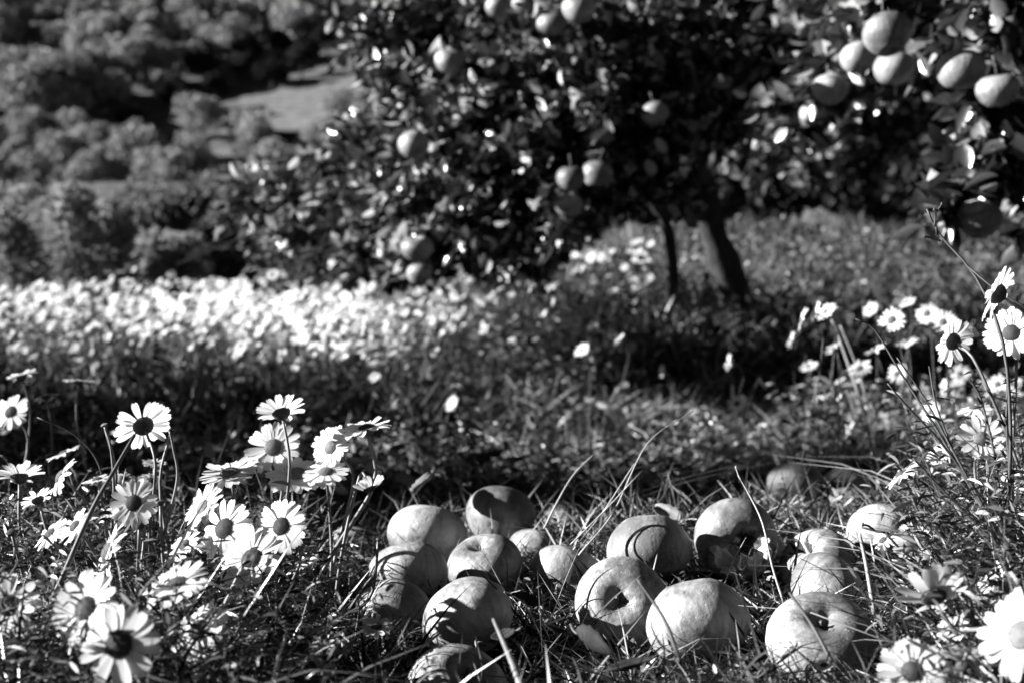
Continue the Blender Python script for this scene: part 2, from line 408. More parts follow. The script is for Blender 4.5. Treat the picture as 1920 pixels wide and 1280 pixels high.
# ------------------------------------------------------------------ far hillside trees
def crown_mesh(name, seed, n, rad, hgt, leaf, mat, lumps=16):
    global rng
    keep = rng; rng = np.random.default_rng(seed)
    lc = rdir(lumps, -.5, 1) * rnd(lumps, .35, .75)[:, None] * np.array([rad, rad, hgt / 2]); lr = rnd(lumps, .3, .5) * rad
    w = rng.integers(0, lumps, n); dirs = rdir(n, -.7, 1)
    P = lc[w] + dirs * (lr[w] * rnd(n, .75, 1.05))[:, None] + np.array([0, 0, hgt * .5])
    D = unit(dirs + rdir(n) * .9); S = unit(np.cross(D, dirs + rdir(n) * .6))
    V, Q = ribbons(P, D, S, rnd(n, .7, 1.3) * leaf, rnd(n, .35, .6) * leaf, [(-.5, .2), (0, 1), (.5, .2)])
    rng = keep
    return mesh_np(name, V, Q, [mat])
def trunk_mesh(name, h, r, mat):
    b = MB(); pts = [(0, 0, -.3), (.02 * h, .01 * h, h * .35), (-.02 * h, .02 * h, h * .8)]
    b.tube(spline(pts, 6), [r * 1.3] + [r * (1 - .1 * i) for i in range(6)], 7)
    for k in range(4):
        a = k * 1.6 + .4; b.tube(spline([(.01 * h, .01 * h, h * (.3 + .08 * k)), (math.cos(a) * h * .16, math.sin(a) * h * .16, h * .55), (math.cos(a) * h * .25, math.sin(a) * h * .25, h * .75)], 6), [r * .5, r * .45, r * .4, r * .3, r * .22, r * .15, r * .1], 5)
    return b.mesh(name, mat)
CR = [crown_mesh('crown', 50 + i, 2300, 4.6 + .5 * (i % 3), 8.5 + (i % 2) * 2, .62, M['hilltree'], 14 + 2 * i) for i in range(6)]
CRE = [crown_mesh('crown', 90 + i, 2300, 4.2, 9, .6, M['shade_toned'], 12 + i) for i in range(3)]  # crowns darkened by colour to stand for the hill shadow
TRK = trunk_mesh('trunk', 8, .28, M['bark'])
def place_tree(p, s, label, group, cr=None, name='hillside_tree'):
    e = empty(name, p); tag(e, label, 'tree', group)
    t = link('trunk', TRK, e); t.scale = (s, s, s)
    c = link('crown', cr or random.choice(CR), e); c.scale = (s * random.uniform(.9, 1.15), s * random.uniform(.9, 1.15), s * random.uniform(.85, 1.1)); c.location = (0, 0, .9 * s); c.rotation_euler.z = random.uniform(0, 6.28)
    return e
count = 0
y = 196.0
while y < 400:
    step = 8.5 + (y - 196) * .012; x = -.42 * y
    while x < .06 * y:
        X = x + random.uniform(-3, 3); Y = y + random.uniform(-3, 3); Z = float(ground_base(np.array([X]), np.array([Y]))[0])
        px = 960 + F * X / Y; py = HY - F * (Z - CZ) / Y
        x += step
        if inside(FIELD, px, py) or inside(GLADE, px, py):
            if random.random() < .8: continue
            place_tree((X, Y, Z - .2), random.uniform(.22, .35), 'small scrub tree standing out in the pale hill clearing', 'scrub in the hill clearing'); continue
        if px > 760 or py < -20: continue
        if py > 322 and 180 < px < 500 and random.random() < .5: continue
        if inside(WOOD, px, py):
            place_tree((X, Y, Z - .2), random.uniform(.6, .8), 'tree above the pale field with shade painted into its dark crown', 'dark wood above the field', random.choice(CRE)); continue
        low = py > 262
        s = random.uniform(.55, .8) if low else random.uniform(.75, 1.15)
        if low: place_tree((X, Y, Z - .2), s, 'small rounded tree in the hedge strip at the foot of the far hill', 'hedge trees at the foot of the hill')
        else: place_tree((X, Y, Z - .2), s, 'blurred leafy tree on the far hillside wood', 'trees of the hillside wood')
        count += 1
    y += step * .95
print('hill trees', count)

# ------------------------------------------------------------------ bushes and umbel weeds behind the meadow (left)
def bush(px, py_top, py_bot, d, wpx, label, seed, n=3200, leaf=.06):
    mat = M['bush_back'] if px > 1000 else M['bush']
    b = at(px, py_bot, d); z = gzf(b.x, d); top = at(px, py_top, d).z; h = max(.5, top - z) * 1.3; r = wpx / 2 / F * d
    e = empty('bush', (b.x, d, z)); tag(e, label, 'bush', 'bushes behind the daisy meadow')
    link('crown', crown_mesh('crown', seed, n, r, h * .9, leaf, mat, 22), e)
    m = MB()
    for k in range(6):
        a = k * 1.1 + seed; m.tube(spline([(0, 0, -.05), (math.cos(a) * r * .2, math.sin(a) * r * .2, h * .35), (math.cos(a) * r * .5, math.sin(a) * r * .5, h * .75)], 6), [.018, .016, .014, .012, .01, .007, .005], 5)
    link('stems', m.mesh('stems', M['bark']), e).name = 'branch'
BUSHES = [(40, 350, 520, 13, 200, 'bush at the far left edge behind the umbel weeds'), (150, 335, 520, 15, 230, 'broad bush behind the tall feathery weed'),
 (255, 345, 520, 17, 220, 'grey bush right of the feathery weed, below the field strip'), (350, 350, 515, 15, 210, 'dark-hearted bush behind the pale umbel'),
 (440, 335, 510, 18, 220, 'tall bush touching the field strip, left of the apple tree'), (530, 330, 510, 16, 190, 'bush half hidden by the lower left of the apple tree'),
 (300, 400, 520, 11, 170, 'low bush in front of the others, by the pale umbel'), (200, 420, 520, 10.5, 170, 'low bush at the foot of the feathery weed'), (420, 410, 520, 11.5, 170, 'low dark bush next to the white meadow corner'),
 (620, 330, 520, 19, 210, 'bush seen through the apple tree foliage'), (90, 430, 520, 10, 150, 'low bush between the left edge and the feathery weed'), (-20, 420, 520, 10, 160, 'low bush cut by the left photo edge'),
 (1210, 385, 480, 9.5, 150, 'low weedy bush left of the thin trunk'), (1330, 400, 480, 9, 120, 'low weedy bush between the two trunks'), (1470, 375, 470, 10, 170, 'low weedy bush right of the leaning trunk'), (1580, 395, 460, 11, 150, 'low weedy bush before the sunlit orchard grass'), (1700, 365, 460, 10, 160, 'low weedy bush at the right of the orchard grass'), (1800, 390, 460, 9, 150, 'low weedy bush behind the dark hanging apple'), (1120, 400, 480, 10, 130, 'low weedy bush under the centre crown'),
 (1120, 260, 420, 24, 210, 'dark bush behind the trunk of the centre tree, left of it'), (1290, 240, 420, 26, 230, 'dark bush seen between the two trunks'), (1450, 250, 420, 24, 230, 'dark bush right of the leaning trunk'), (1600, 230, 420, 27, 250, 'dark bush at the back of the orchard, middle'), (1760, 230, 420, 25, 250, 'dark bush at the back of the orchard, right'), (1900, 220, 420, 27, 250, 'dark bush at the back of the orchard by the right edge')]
for i, b_ in enumerate(BUSHES): bush(*b_, seed=200 + i)

def umbel(px, py, d, wpx, label, seed):
    top = at(px, py, d); z = gzf(top.x, d); rr = random.Random(seed)
    e = empty('umbel_weed', (top.x, d, z)); tag(e, label, 'wildflower', 'umbel weeds behind the meadow')
    m = MB(); H = top.z - z; r = wpx / 2 / F * d
    m.tube(spline([(0, 0, -.02), (.02, 0, H * .5), (0, 0, H * .88)], 8), .008, 6)
    tips = []
    for k in range(16):
        a = k * 2.4; q = math.sqrt((k + .5) / 16) * r; p = (math.cos(a) * q, math.sin(a) * q, H * .88 + H * .12 * (1 - .5 * (q / r) ** 2)); tips.append(p)
        m.tube(spline([(0, 0, H * .88), (p[0] * .5, p[1] * .5, H * .93), p], 4), .0025, 4)
    link('stem', m.mesh('stem', M['stem']), e)
    T = np.array(tips); w = rng.integers(0, 16, 420); Pn = T[w] + rng.normal(size=(420, 3)) * np.array([r * .14, r * .14, r * .04]); D = rdir(420, -.2, 1)
    V, Q = ribbons(Pn, D, perp(D), np.full(420, .016), np.full(420, .006), LEAF)
    link('umbel', mesh_np('umbel', V, Q, [M['umbel']]), e)
    n = 2400; hz = rnd(n, .1, .9) * H; D = rdir(n, -.1, .7); Pn = np.stack([np.zeros(n), np.zeros(n), hz], 1) + D * rnd(n, 0, .30)[:, None] * (1.2 - hz / H)[:, None]
    V, Q = ribbons(Pn, D, perp(D), rnd(n, .03, .08), rnd(n, .005, .011), LEAF); link('foliage', mesh_np('foliage', V, Q, [M['feather']]), e)
for i, u in enumerate([(130, 345, 7.5, 60, 'tall feathery weed with pale flower head left of the bushes'), (45, 350, 8, 55, 'pale umbel flower at the upper left edge'), (85, 372, 7.8, 40, 'smaller pale umbel just right of the edge one'),
   (200, 375, 8.2, 40, 'pale umbel leaning right beside the tall weed'), (335, 440, 8, 70, 'flat pale umbel standing before the dark bush'), (292, 432, 8.6, 30, 'small pale umbel left of the flat one'), (10, 385, 7.2, 40, 'umbel weed cut by the left photo edge')]): umbel(*u, seed=i)

# ------------------------------------------------------------------ apple trees
def leaf_mesh(name, seed, mat):
    r = random.Random(seed); V = []; Fs = []
    prof = [(0, .02), (.12, .5), (.35, .95), (.6, 1), (.82, .62), (1, .02)]
    for t, w in prof:
        for s in (-1, 0, 1):
            V.append((s * .27 * w * (1 + r.uniform(-.06, .06)), t, abs(s) * .12 * w - .25 * t * t + r.uniform(-.02, .02)))
    for i in range(len(prof) - 1):
        for j in (0, 1): Fs.append((i * 3 + j, i * 3 + j + 1, i * 3 + j + 4, i * 3 + j + 3))
    return mesh_np(name, V, Fs, [mat])
def make_tree(label, base, fork, clusters, mat, leaf_len, seed, trunk_r=.065, group='apple trees of the orchard', parts=300, extra=(), dens=1.0):
    """clusters: (x, y, z, radius, leaves). limbs run from the fork to each cluster and break into twigs there"""
    global rng
    keep = rng; rng = np.random.default_rng(seed); rr = random.Random(seed)
    base = Vector(base); fork = Vector(fork); o = base
    e = empty('apple_tree', base); tag(e, label, 'apple tree', group)
    m = MB(); mid = base.lerp(fork, .5) + Vector((rr.uniform(-.04, .04), rr.uniform(-.04, .04), 0))
    pts = spline([base - o - Vector((0, 0, .08)), base - o + Vector((0, 0, .06)), mid - o, fork - o], 12)
    m.tube(pts, [trunk_r * (1.45 - .6 * min(1, i / len(pts) * 2.2) + .15 * math.sin(i * 2.1)) for i in range(len(pts))], 12)
    for pl in extra: m.tube(spline([Vector(p) - o for p in pl], 10), [trunk_r * .42 * (1 - .05 * i) for i in range(len(spline(pl, 10)))], 8)
    link('trunk', m.mesh('trunk', M['bark']), e)
    LP = []; LD = []; LI = []; LIMB = []
    for ci, (x, y, z, r, nl) in enumerate(clusters):
        c = Vector((x, y, z)); b = MB()
        st = mid.lerp(fork, rr.uniform(.5, 1)); k = st.lerp(c, .5) + Vector((rr.uniform(-.1, .1), rr.uniform(-.1, .1), .12 * (c - st).length))
        sp = spline([st - o, k - o, c - o], 10); n = len(sp)
        b.tube(sp, [trunk_r * .5 * (1 - .82 * i / n) + .003 for i in range(n)], 7)
        nl = int(nl * dens); nt = max(8, int(nl / 20))
        for t in range(nt):
            d = Vector(rdir(1)[0]); q = sp[rr.randint(n // 2, n - 1)] + o
            tip = c + d * r * rr.uniform(.55, 1.1); tip.z -= r * .12
            md = q.lerp(tip, .5) + Vector((0, 0, .1 * r)); tw = spline([q - o, md - o, tip - o], 6)
            b.tube(tw, [.006, .0055, .005, .0045, .004, .003, .002], 4, cap=False)
            per = nl // nt
            for j in range(per):
                f = rr.uniform(.25, 1.0) * (len(tw) - 1); i0 = min(int(f), len(tw) - 2); p = tw[i0].lerp(tw[i0 + 1], f - i0)
                ax = (tw[i0 + 1] - tw[i0]).normalized()
                LP.append(p + Vector((rr.gauss(0, .012), rr.gauss(0, .012), rr.gauss(0, .012)))); LD.append(ax * .5 + Vector(rdir(1)[0]) + Vector((0, 0, -.25)))
        LI += [ci] * (len(LP) - len(LI)); LIMB.append(link('limb', b.mesh('limb', M['bark']), e))
    P = np.array([tuple(p) for p in LP]); D = unit(np.array([tuple(d) for d in LD])); n = len(P)
    up = unit(np.stack([rng.normal(0, .55, n) - .25, rng.normal(0, .55, n), np.full(n, .8)], 1)); S = unit(np.cross(D, up))
    L = rnd(n, .6, 1.15) * leaf_len; W = L * rnd(n, .22, .3)
    # the leaves that show largest become parts of their own
    wp = P + np.array(tuple(o)); px = 960 + F * wp[:, 0] / wp[:, 1]; py = HY - F * (wp[:, 2] - CZ) / wp[:, 1]
    vis = (px > 0) & (px < 1920) & (py > 0) & (py < 640); order = np.argsort(np.where(vis, wp[:, 1] / L, 1e9)); big = order[:min(parts, int(vis.sum()))]
    lm = [leaf_mesh('leaf', seed * 10 + i, mat) for i in range(4)]
    for i in big:
        q = link('leaf', lm[i % 4], LIMB[LI[i]]); d = Vector(D[i]); s = Vector(S[i]); nn = s.cross(d)
        mt = Matrix((s, d, nn)).transposed().to_4x4(); q.matrix_basis = Matrix.Translation(Vector(P[i])) @ mt @ Matrix.Scale(L[i], 4)
    keepm = np.ones(n, bool); keepm[big] = False
    cv = np.cross(D, S) * (-.22 * L * rnd(n, -.4, 1.3))[:, None]
    V, Q = ribbons(P[keepm], D[keepm], S[keepm], L[keepm], W[keepm], LEAF, cv[keepm], None, .3)
    tag(link('foliage', mesh_np('foliage', V, Q, [mat]), e), kind='stuff')
    rng = keep
    return e
def cl(px, py, d, rpx, n): 
    p = at(px, py, d); return (p.x, p.y, p.z, rpx / F * d, n)
# main tree: leaning trunk at right of centre, crown hanging left and low
tb = at(1395, 500, 5.3); tb.z = gzf(tb.x, tb.y)
CL1 = [cl(700, 60, 4.3, 95, 900), cl(720, 180, 4.1, 95, 900), cl(690, 290, 4.2, 95, 900), cl(600, 330, 4.4, 85, 750), cl(560, 420, 4.5, 75, 750), cl(660, 430, 4.3, 85, 900),
 cl(760, 400, 4.0, 90, 900), cl(800, 30, 4.5, 110, 900), cl(840, 150, 4.0, 100, 900), cl(830, 270, 3.9, 100, 900), cl(900, 400, 4.0, 100, 900), cl(880, 480, 4.2, 70, 500), cl(950, 40, 4.3, 110, 900), cl(960, 170, 4.1, 110, 900),
 cl(980, 300, 4.1, 110, 900), cl(1010, 420, 4.3, 80, 600), cl(1090, 60, 4.4, 120, 900), cl(1090, 200, 4.3, 110, 900), cl(1100, 330, 4.4, 90, 800), cl(1220, 70, 4.7, 130, 900), cl(1230, 190, 4.8, 110, 900), cl(1200, 320, 4.6, 80, 700), cl(1260, 360, 4.8, 70, 500),
 cl(1350, 60, 5.1, 130, 900), cl(1370, 190, 5.3, 110, 800), cl(1000, -80, 4.6, 150, 900), cl(1250, -90, 5.0, 160, 900), cl(780, -80, 4.5, 140, 900), cl(820, 462, 4.2, 75, 800), cl(940, 455, 4.2, 75, 800), cl(1000, 475, 4.2, 55, 600), cl(1050, 400, 4.2, 70, 700), cl(740, 492, 4.1, 50, 500), cl(670, 480, 4.2, 55, 600), cl(540, 455, 4.4, 50, 500), cl(900, 310, 4.2, 90, 800), cl(760, 480, 4.2, 60, 400), cl(600, 480, 4.6, 50, 350)]
CL1 = [(x, y, z, r, n) for (x, y, z, r, n) in CL1]
CL1 = [cl(960 + F * x / y, HY - F * (z - CZ) / y, y - .9 * float(sstep(-.35, .6, x)), r * F / y, n) for (x, y, z, r, n) in CL1]
# extra low skirt behind the crown, added to shade the meadow
CL1 += [(-.85 + .04 * k, 4.7 + .26 * k, .70 + .06 * (k % 2), .26, 900) for k in range(0, 5, 2)]
make_tree('apple tree in the centre with a leaning trunk and low hanging crown', tb, at(1290, 270, 5.0), CL1, M['leaf'], .052, 11, dens=.72,
   extra=[(tb + Vector((-.25, .1, -.05)), at(1255, 440, 5.25), at(1205, 350, 5.0), at(1150, 250, 4.7))])
# near tree on the right: trunk outside the frame, boughs reach in
tb2 = Vector((1.95, 3.5, gzf(1.95, 3.5)))
CL2 = [cl(1560, 60, 3.3, 90, 420), cl(1650, 30, 3.0, 90, 380), cl(1540, 140, 3.5, 70, 300), cl(1480, 200, 3.7, 75, 300), cl(1740, 60, 2.9, 80, 330), cl(1850, 40, 2.8, 90, 420), cl(1900, 110, 2.9, 80, 380), cl(1840, 220, 2.8, 60, 260), cl(1850, 290, 2.7, 70, 320), cl(1810, 340, 2.75, 55, 220), cl(1900, 340, 2.9, 70, 320),
 cl(1980, 220, 3.0, 110, 500), cl(2050, 60, 3.2, 160, 700), cl(2150, 250, 3.4, 140, 600), cl(1750, -60, 3.2, 120, 500), cl(1550, -50, 3.5, 120, 500), cl(1950, -100, 3.4, 160, 700), cl(1930, 410, 2.9, 45, 160), cl(1420, 120, 4.0, 80, 400), cl(1765, 390, 2.6, 34, 130)]
make_tree('near apple tree reaching in from the right edge with large leaves', tb2, (1.75, 3.4, 1.0), CL2, M['leaf_near'], .066, 12)
# trees further along the row
tb3 = Vector((2.35, 7.6, gzf(2.35, 7.6)))
CL3 = [cl(1500, 60, 7.2, 90, 700), cl(1600, 120, 7.0, 90, 700), cl(1700, 60, 7.4, 90, 700), cl(1450, 200, 7.3, 80, 700), cl(1560, 250, 7.1, 75, 700), cl(1660, 230, 7.2, 80, 700), cl(1760, 180, 7.5, 90, 700), cl(1800, 280, 7.6, 70, 600), cl(1420, 300, 7.5, 55, 400), cl(1520, 330, 7.2, 45, 400), cl(1860, 100, 7.8, 100, 700), cl(1620, 0, 7.6, 110, 700), cl(1340, 260, 8.0, 70, 500), cl(1620, 310, 7.2, 40, 300)]
make_tree('shaded apple tree further back, behind the right-hand boughs', tb3, (2.2, 7.5, 1.7), CL3, M['leaf'], .07, 13, .07, parts=60)
tb4 = Vector((3.1, 11.0, gzf(3.1, 11.0)))
CL4 = [cl(1400, 120, 11, 80, 600), cl(1500, 60, 11, 80, 600), cl(1600, 120, 10.6, 80, 600), cl(1700, 180, 10.8, 80, 600), cl(1800, 120, 11.2, 90, 600), cl(1560, 220, 10.8, 70, 600), cl(1900, 220, 11, 90, 600), cl(1460, 260, 11, 60, 500), cl(1660, 270, 10.8, 50, 400), cl(1780, 270, 11, 50, 400), cl(1300, 180, 11.4, 90, 600), cl(1200, 220, 11.6, 90, 600), cl(1150, 320, 11.6, 70, 500)]
make_tree('farthest apple tree, a dark mass at the back of the orchard', tb4, (3.0, 11.0, 2.2), CL4, M['leaf'], .09, 14, .08, parts=0)
# unseen tree left of the frame, crown shaped to shade the middle ground
tb5 = Vector((-3.1, 2.9, gzf(-3.1, 2.9)))
SH = [(-3.05 + .35 * math.cos(k * 1.7), 2.36 + .36 * math.sin(k * 2.4), .86 + .10 * (k % 7), .30, 420) for k in range(18)]
SH += [(-3.05 + .3 * math.cos(k * 1.9), 3.5 + .5 * math.sin(k * 2.7), .74 + .07 * (k % 4), .20, 320) for k in range(10)]
make_tree('unseen apple tree left of the frame, its crown shaped to shade the middle ground', tb5, (-3.05, 2.9, .6), SH, M['leaf'], .06, 15, parts=0)

# ------------------------------------------------------------------ apples
def apple_mesh(name, seed, mats, special=''):
    """unit diameter, stalk end +Z. mats: skin, rot, flesh"""
    r = random.Random(seed); nu, nv = 44, 30
    ph = [r.uniform(0, 6.28) for _ in range(6)]; tap = r.uniform(.04, .14); hh = r.uniform(.86, 1.0); lob = r.uniform(.008, .024)
    hd = Vector((.30, .0, .62)).normalized() if special == 'hole' else Vector((-.62, .1, .72)).normalized()
    V = [];
    for j in range(nv + 1):
        t = math.pi * j / nv
        for i in range(nu):
            a = 2 * math.pi * i / nu; st, ct = math.sin(t), math.cos(t)
            rad = .5 * st * (1 + tap * ct) * (1 + .05 * st ** 2)
            low = max(0, -ct) ** 1.5; hi = max(0, ct) ** 2
            rad *= 1 + .006 * math.sin(11 * a + ph[2]) * st * hi + .004 * math.sin(17 * a + 5 * t + ph[4]) + lob * math.cos(5 * a + ph[0]) * (low + .4 * hi) + .025 * math.sin(a + ph[1]) + .018 * math.sin(2 * a + ph[2]) * ct
            z = .5 * hh * ct
            z -= .25 * math.exp(-(st / .24) ** 1.2) * (ct > 0) * (1 + .10 * math.cos(3 * a + ph[3]))
            z += .12 * math.exp(-(st / .30) ** 2) * (ct < 0) * (1 + .10 * math.cos(5 * a + ph[0]))
            z += .018 * math.sin(a + ph[4]) * st
            v = Vector((rad * math.cos(a), rad * math.sin(a), z))
            if special == 'bite':              # eaten down to a shell
                cut = .02 + .05 * math.sin(3 * a + 1) + .025 * math.sin(8 * a)
                if v.z > cut:
                    q = v.z - cut; v = Vector((v.x * .80, v.y * .80, cut - q * .75 + .03 * math.sin(9 * a + 7 * t)))
            elif special == 'chunk':
                c = v.x * .8 + v.z * .6; k = .05 + .03 * math.sin(9 * v.y * 3) + .02 * math.sin(23 * v.z)
                if c > k: v -= Vector((.8, 0, .6)) * (c - k) * .92
            elif special in ('hole', 'bighole'):
                n = v.normalized(); an = math.acos(max(-1, min(1, n.dot(hd)))); w = (.42 if special == 'hole' else .52) * (1 + .2 * math.sin(4 * a + ph[5]) + .12 * math.sin(11 * a))
                if an < w: v *= 1 - .55 * min(1, (1 - an / w) * 2.6)
            V.append(v)
    Fs = []; mi = []
    for j in range(nv):
        for i in range(nu):
            f = (j * nu + i, (j + 1) * nu + i, (j + 1) * nu + (i + 1) % nu, j * nu + (i + 1) % nu); Fs.append(f)
            c = sum((V[k] for k in f), Vector()) / 4; m_ = 0
            if special == 'bite':
                t = math.pi * (j + .5) / nv; m_ = 2 if (t < 1.5) else 0
            elif special == 'chunk': m_ = 2 if c.x * .8 + c.z * .6 > .02 else 0
            elif special in ('hole', 'bighole'):
                an = math.acos(max(-1, min(1, c.normalized().dot(hd)))); m_ = 1 if an < (.36 if special == 'hole' else .46) else 0
            mi.append(m_)
    me = mesh_np(name, [tuple(v) for v in V], Fs, mats, True, mi); return me
def stalk_mesh():
    m = MB(); m.tube(spline([(0, 0, .14), (.01, .01, .24), (.04, .03, .35)], 6), [.014, .013, .012, .012, .013, .015, .02], 7); return m.mesh('stalk', M['stalk'])
def calyx_mesh():
    m = MB()
    for k in range(5):
        a = k * 1.2566; c, s = math.cos(a), math.sin(a)
        m.add([(c * .02 - s * .02, s * .02 + c * .02, -.33), (c * .02 + s * .02, s * .02 - c * .02, -.33), (c * .075, s * .075, -.385), (c * .03, s * .03, -.345)], [(0, 1, 2), (0, 3, 1), (0, 2, 3), (1, 3, 2)])
    return m.mesh('calyx', M['stalk'], False)
STK, CAL = stalk_mesh(), calyx_mesh()
_m = MB(); _m.tube(spline([(0, 0, .14), (.02, .0, .45), (.10, .05, .85)], 6), [.016, .014, .014, .014, .016, .02, .03], 6); STKH = _m.mesh('stalk', M['stalk'])
APM = {k: [apple_mesh('apple', 30 + i + (10 if k == 'apple' else 0), [M[k], M['rot'], M['flesh']]) for i in range(6)] for k in ('apple', 'apple_dark', 'apple_hung')}
def put_apple(c, D, axis, kind, label, group, special='', i=0, spin=None):
    me = apple_mesh('apple', 77 + i, [M[kind], M['rot'], M['flesh']], special) if special else APM[kind][i % 6]
    o = link('apple', me); o.location = c; o.rotation_mode = 'QUATERNION'
    q = Vector(axis).normalized().to_track_quat('Z', 'Y')
    o.rotation_quaternion = q @ Quaternion((0, 0, 1), spin if spin is not None else (i * 1.7) % 6.28)
    o.scale = (D, D, D); tag(o, label, 'apple', group)
    if special not in ('bite', 'chunk'): link('stalk', STKH if 'hanging' in label else STK, o)
    if special != 'chunk': link('calyx', CAL, o)
    return o
for i, a in enumerate(FALLEN):
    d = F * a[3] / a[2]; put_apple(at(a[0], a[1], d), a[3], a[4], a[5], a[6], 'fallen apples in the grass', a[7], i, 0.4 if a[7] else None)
HUNG = [  # photo centre, photo width, distance, kind, label
 (934, 12, 46, 4.2, 'lit hanging apple at the top edge, left of three'), (984, 8, 46, 4.4, 'hanging apple at the top edge between two lit ones'), (1086, 16, 62, 3.5, 'largest lit hanging apple at the top edge, centre tree'),
 (1034, 46, 52, 4.1, 'shaded hanging apple just below the top edge apples'), (842, 115, 52, 4.0, 'hanging apple with a lit crescent, upper left of the centre tree'), (798, 176, 42, 4.3, 'dark hanging apple under the crescent-lit one, left of a pair'),
 (846, 172, 44, 4.3, 'dark hanging apple under the crescent-lit one, right of a pair'), (776, 272, 56, 3.7, 'hanging apple with two bright spots, left part of centre tree'), (921, 350, 46, 4.1, 'dim hanging apple in mid crown, uppermost of a trio'),
 (964, 352, 36, 4.5, 'dim hanging apple right of the mid crown trio'), (955, 306, 32, 4.7, 'small dim hanging apple above the mid crown trio'), (884, 372, 40, 4.4, 'dark hanging apple left of the mid crown trio'),
 (1070, 334, 52, 4.0, 'dim hanging apple right of centre, with a lit leaf below'), (1120, 326, 56, 4.2, 'dark hanging apple behind the dim one right of centre'), (1066, 384, 52, 4.1, 'dark hanging apple directly below the dim one right of centre'),
 (782, 466, 58, 3.5, 'half-lit hanging apple low on the centre tree'), (786, 514, 46, 3.6, 'lowest lit hanging apple, touching the meadow flowers'), (868, 434, 46, 4.2, 'dark hanging apple low in the centre tree, left of two'), (914, 436, 46, 4.2, 'dark hanging apple low in the centre tree, right of two'),
 (980, 494, 42, 4.3, 'dark hanging apple lowest right above the meadow'), (1122, 264, 58, 4.4, 'dark hanging apple in the shaded heart of the crown'), (1216, 140, 60, 4.7, 'dim hanging apple in the black upper right crown'), (1228, 214, 50, 4.4, 'dark hanging apple under the dim one in the black crown'),
 (1664, 64, 86, 2.5, 'large shaded hanging apple above the lit pair at right'), (1608, 108, 64, 2.9, 'lit hanging apple left of the bright pair at right'), (1675, 128, 72, 2.7, 'lit hanging apple right of the bright pair at right'),
 (1800, 130, 86, 2.5, 'half-lit hanging apple near the upper right edge'), (1870, 170, 76, 2.6, 'dark hanging apple at the right edge below the half-lit one'), (1557, 168, 64, 2.95, 'half-lit hanging apple lowest of the right-hand cluster'), (1836, 412, 80, 2.6, 'dark hanging apple at the end of the drooping right bough'),
 (1472, 214, 34, 3.8, 'small lit hanging apple beside two others, right of the trunk'), (1522, 216, 44, 3.6, 'lit hanging apple under the right-hand cluster'), (1414, 256, 34, 4.2, 'small lit hanging apple lowest, above the trunk'), (1394, 72, 50, 4.6, 'faint dark hanging apple high above the trunk')]
for i, h in enumerate(HUNG):
    dark = any(w in h[4] for w in ('dark', 'dim', 'shaded'))  # fruit in crown shade takes the shade-darkened skin
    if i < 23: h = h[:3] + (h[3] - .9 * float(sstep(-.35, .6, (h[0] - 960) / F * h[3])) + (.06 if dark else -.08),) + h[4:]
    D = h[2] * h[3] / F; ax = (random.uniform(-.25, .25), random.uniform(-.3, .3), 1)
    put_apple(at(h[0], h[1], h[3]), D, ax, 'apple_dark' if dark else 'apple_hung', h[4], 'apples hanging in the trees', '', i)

# ------------------------------------------------------------------ daisies
def petal_mesh(name, seed, L=.0160, W=.0031, nlen=6):
    r = random.Random(seed); V = []; Fs = []; droop = r.uniform(-.12, .22); tw = r.uniform(-.25, .25); side = r.uniform(-.06, .06)
    pr = [(0, .45), (.2, .72), (.45, .95), (.72, 1.0), (.9, .8), (1, .36)]
    for t, w in pr:
        for s in (-1, 0, 1):
            x = s * W * w; z = -droop * L * t * t + abs(s) * .0005 * w + s * tw * W * t
            y = L * t - (.0011 if (t == 1 and s == 0) else 0)
            V.append((x + side * L * t * t, y, z))
    for i in range(len(pr) - 1):
        for j in (0, 1): Fs.append((i * 3 + j, i * 3 + j + 1, i * 3 + j + 4, i * 3 + j + 3))
    return mesh_np(name, V, Fs, [M['petal']])
PET = [petal_mesh('petal', i) for i in range(8)]
def disc_mesh(name, mat, dimple=0.0, n=150, rad=.0072, hgt=.0030):
    """domed flower centre, its florets set in a spiral"""
    m = MB(); V = []; Fs = []; nu = 20; rings = 6
    def hz(q): return hgt * (1 - q * q) - dimple * math.exp(-(q / .35) ** 2)
    for j in range(rings + 1):
        q = j / rings
        for i in range(nu):
            a = 6.2832 * i / nu; V.append((q * rad * math.cos(a), q * rad * math.sin(a), hz(q)))
    for j in range(rings):
        for i in range(nu): Fs.append((j * nu + i, (j + 1) * nu + i, (j + 1) * nu + (i + 1) % nu, j * nu + (i + 1) % nu))
    b = len(V)
    for i in range(nu): V.append((rad * .8 * math.cos(6.2832 * i / nu), rad * .8 * math.sin(6.2832 * i / nu), -.002))
    for i in range(nu): Fs.append((rings * nu + i, b + i, b + (i + 1) % nu, rings * nu + (i + 1) % nu))
    m.add(V, Fs)
    for k in range(n):
        q = math.sqrt((k + .5) / n) * .97; a = k * 2.39996; x, y, z = q * rad * math.cos(a), q * rad * math.sin(a), hz(q); s = .00036; h = .0006 + .0004 * q
        m.add([(x - s, y - s, z - .0002), (x + s, y - s, z - .0002), (x + s, y + s, z - .0002), (x - s, y + s, z - .0002), (x, y, z + h)], [(0, 1, 4), (1, 2, 4), (2, 3, 4), (3, 0, 4)])
    return m.mesh(name, mat)
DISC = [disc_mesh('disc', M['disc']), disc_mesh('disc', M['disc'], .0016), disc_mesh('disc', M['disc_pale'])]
DISC_FAR = [disc_mesh('disc', M['disc'], n=0), disc_mesh('disc', M['disc_pale'], n=0)]
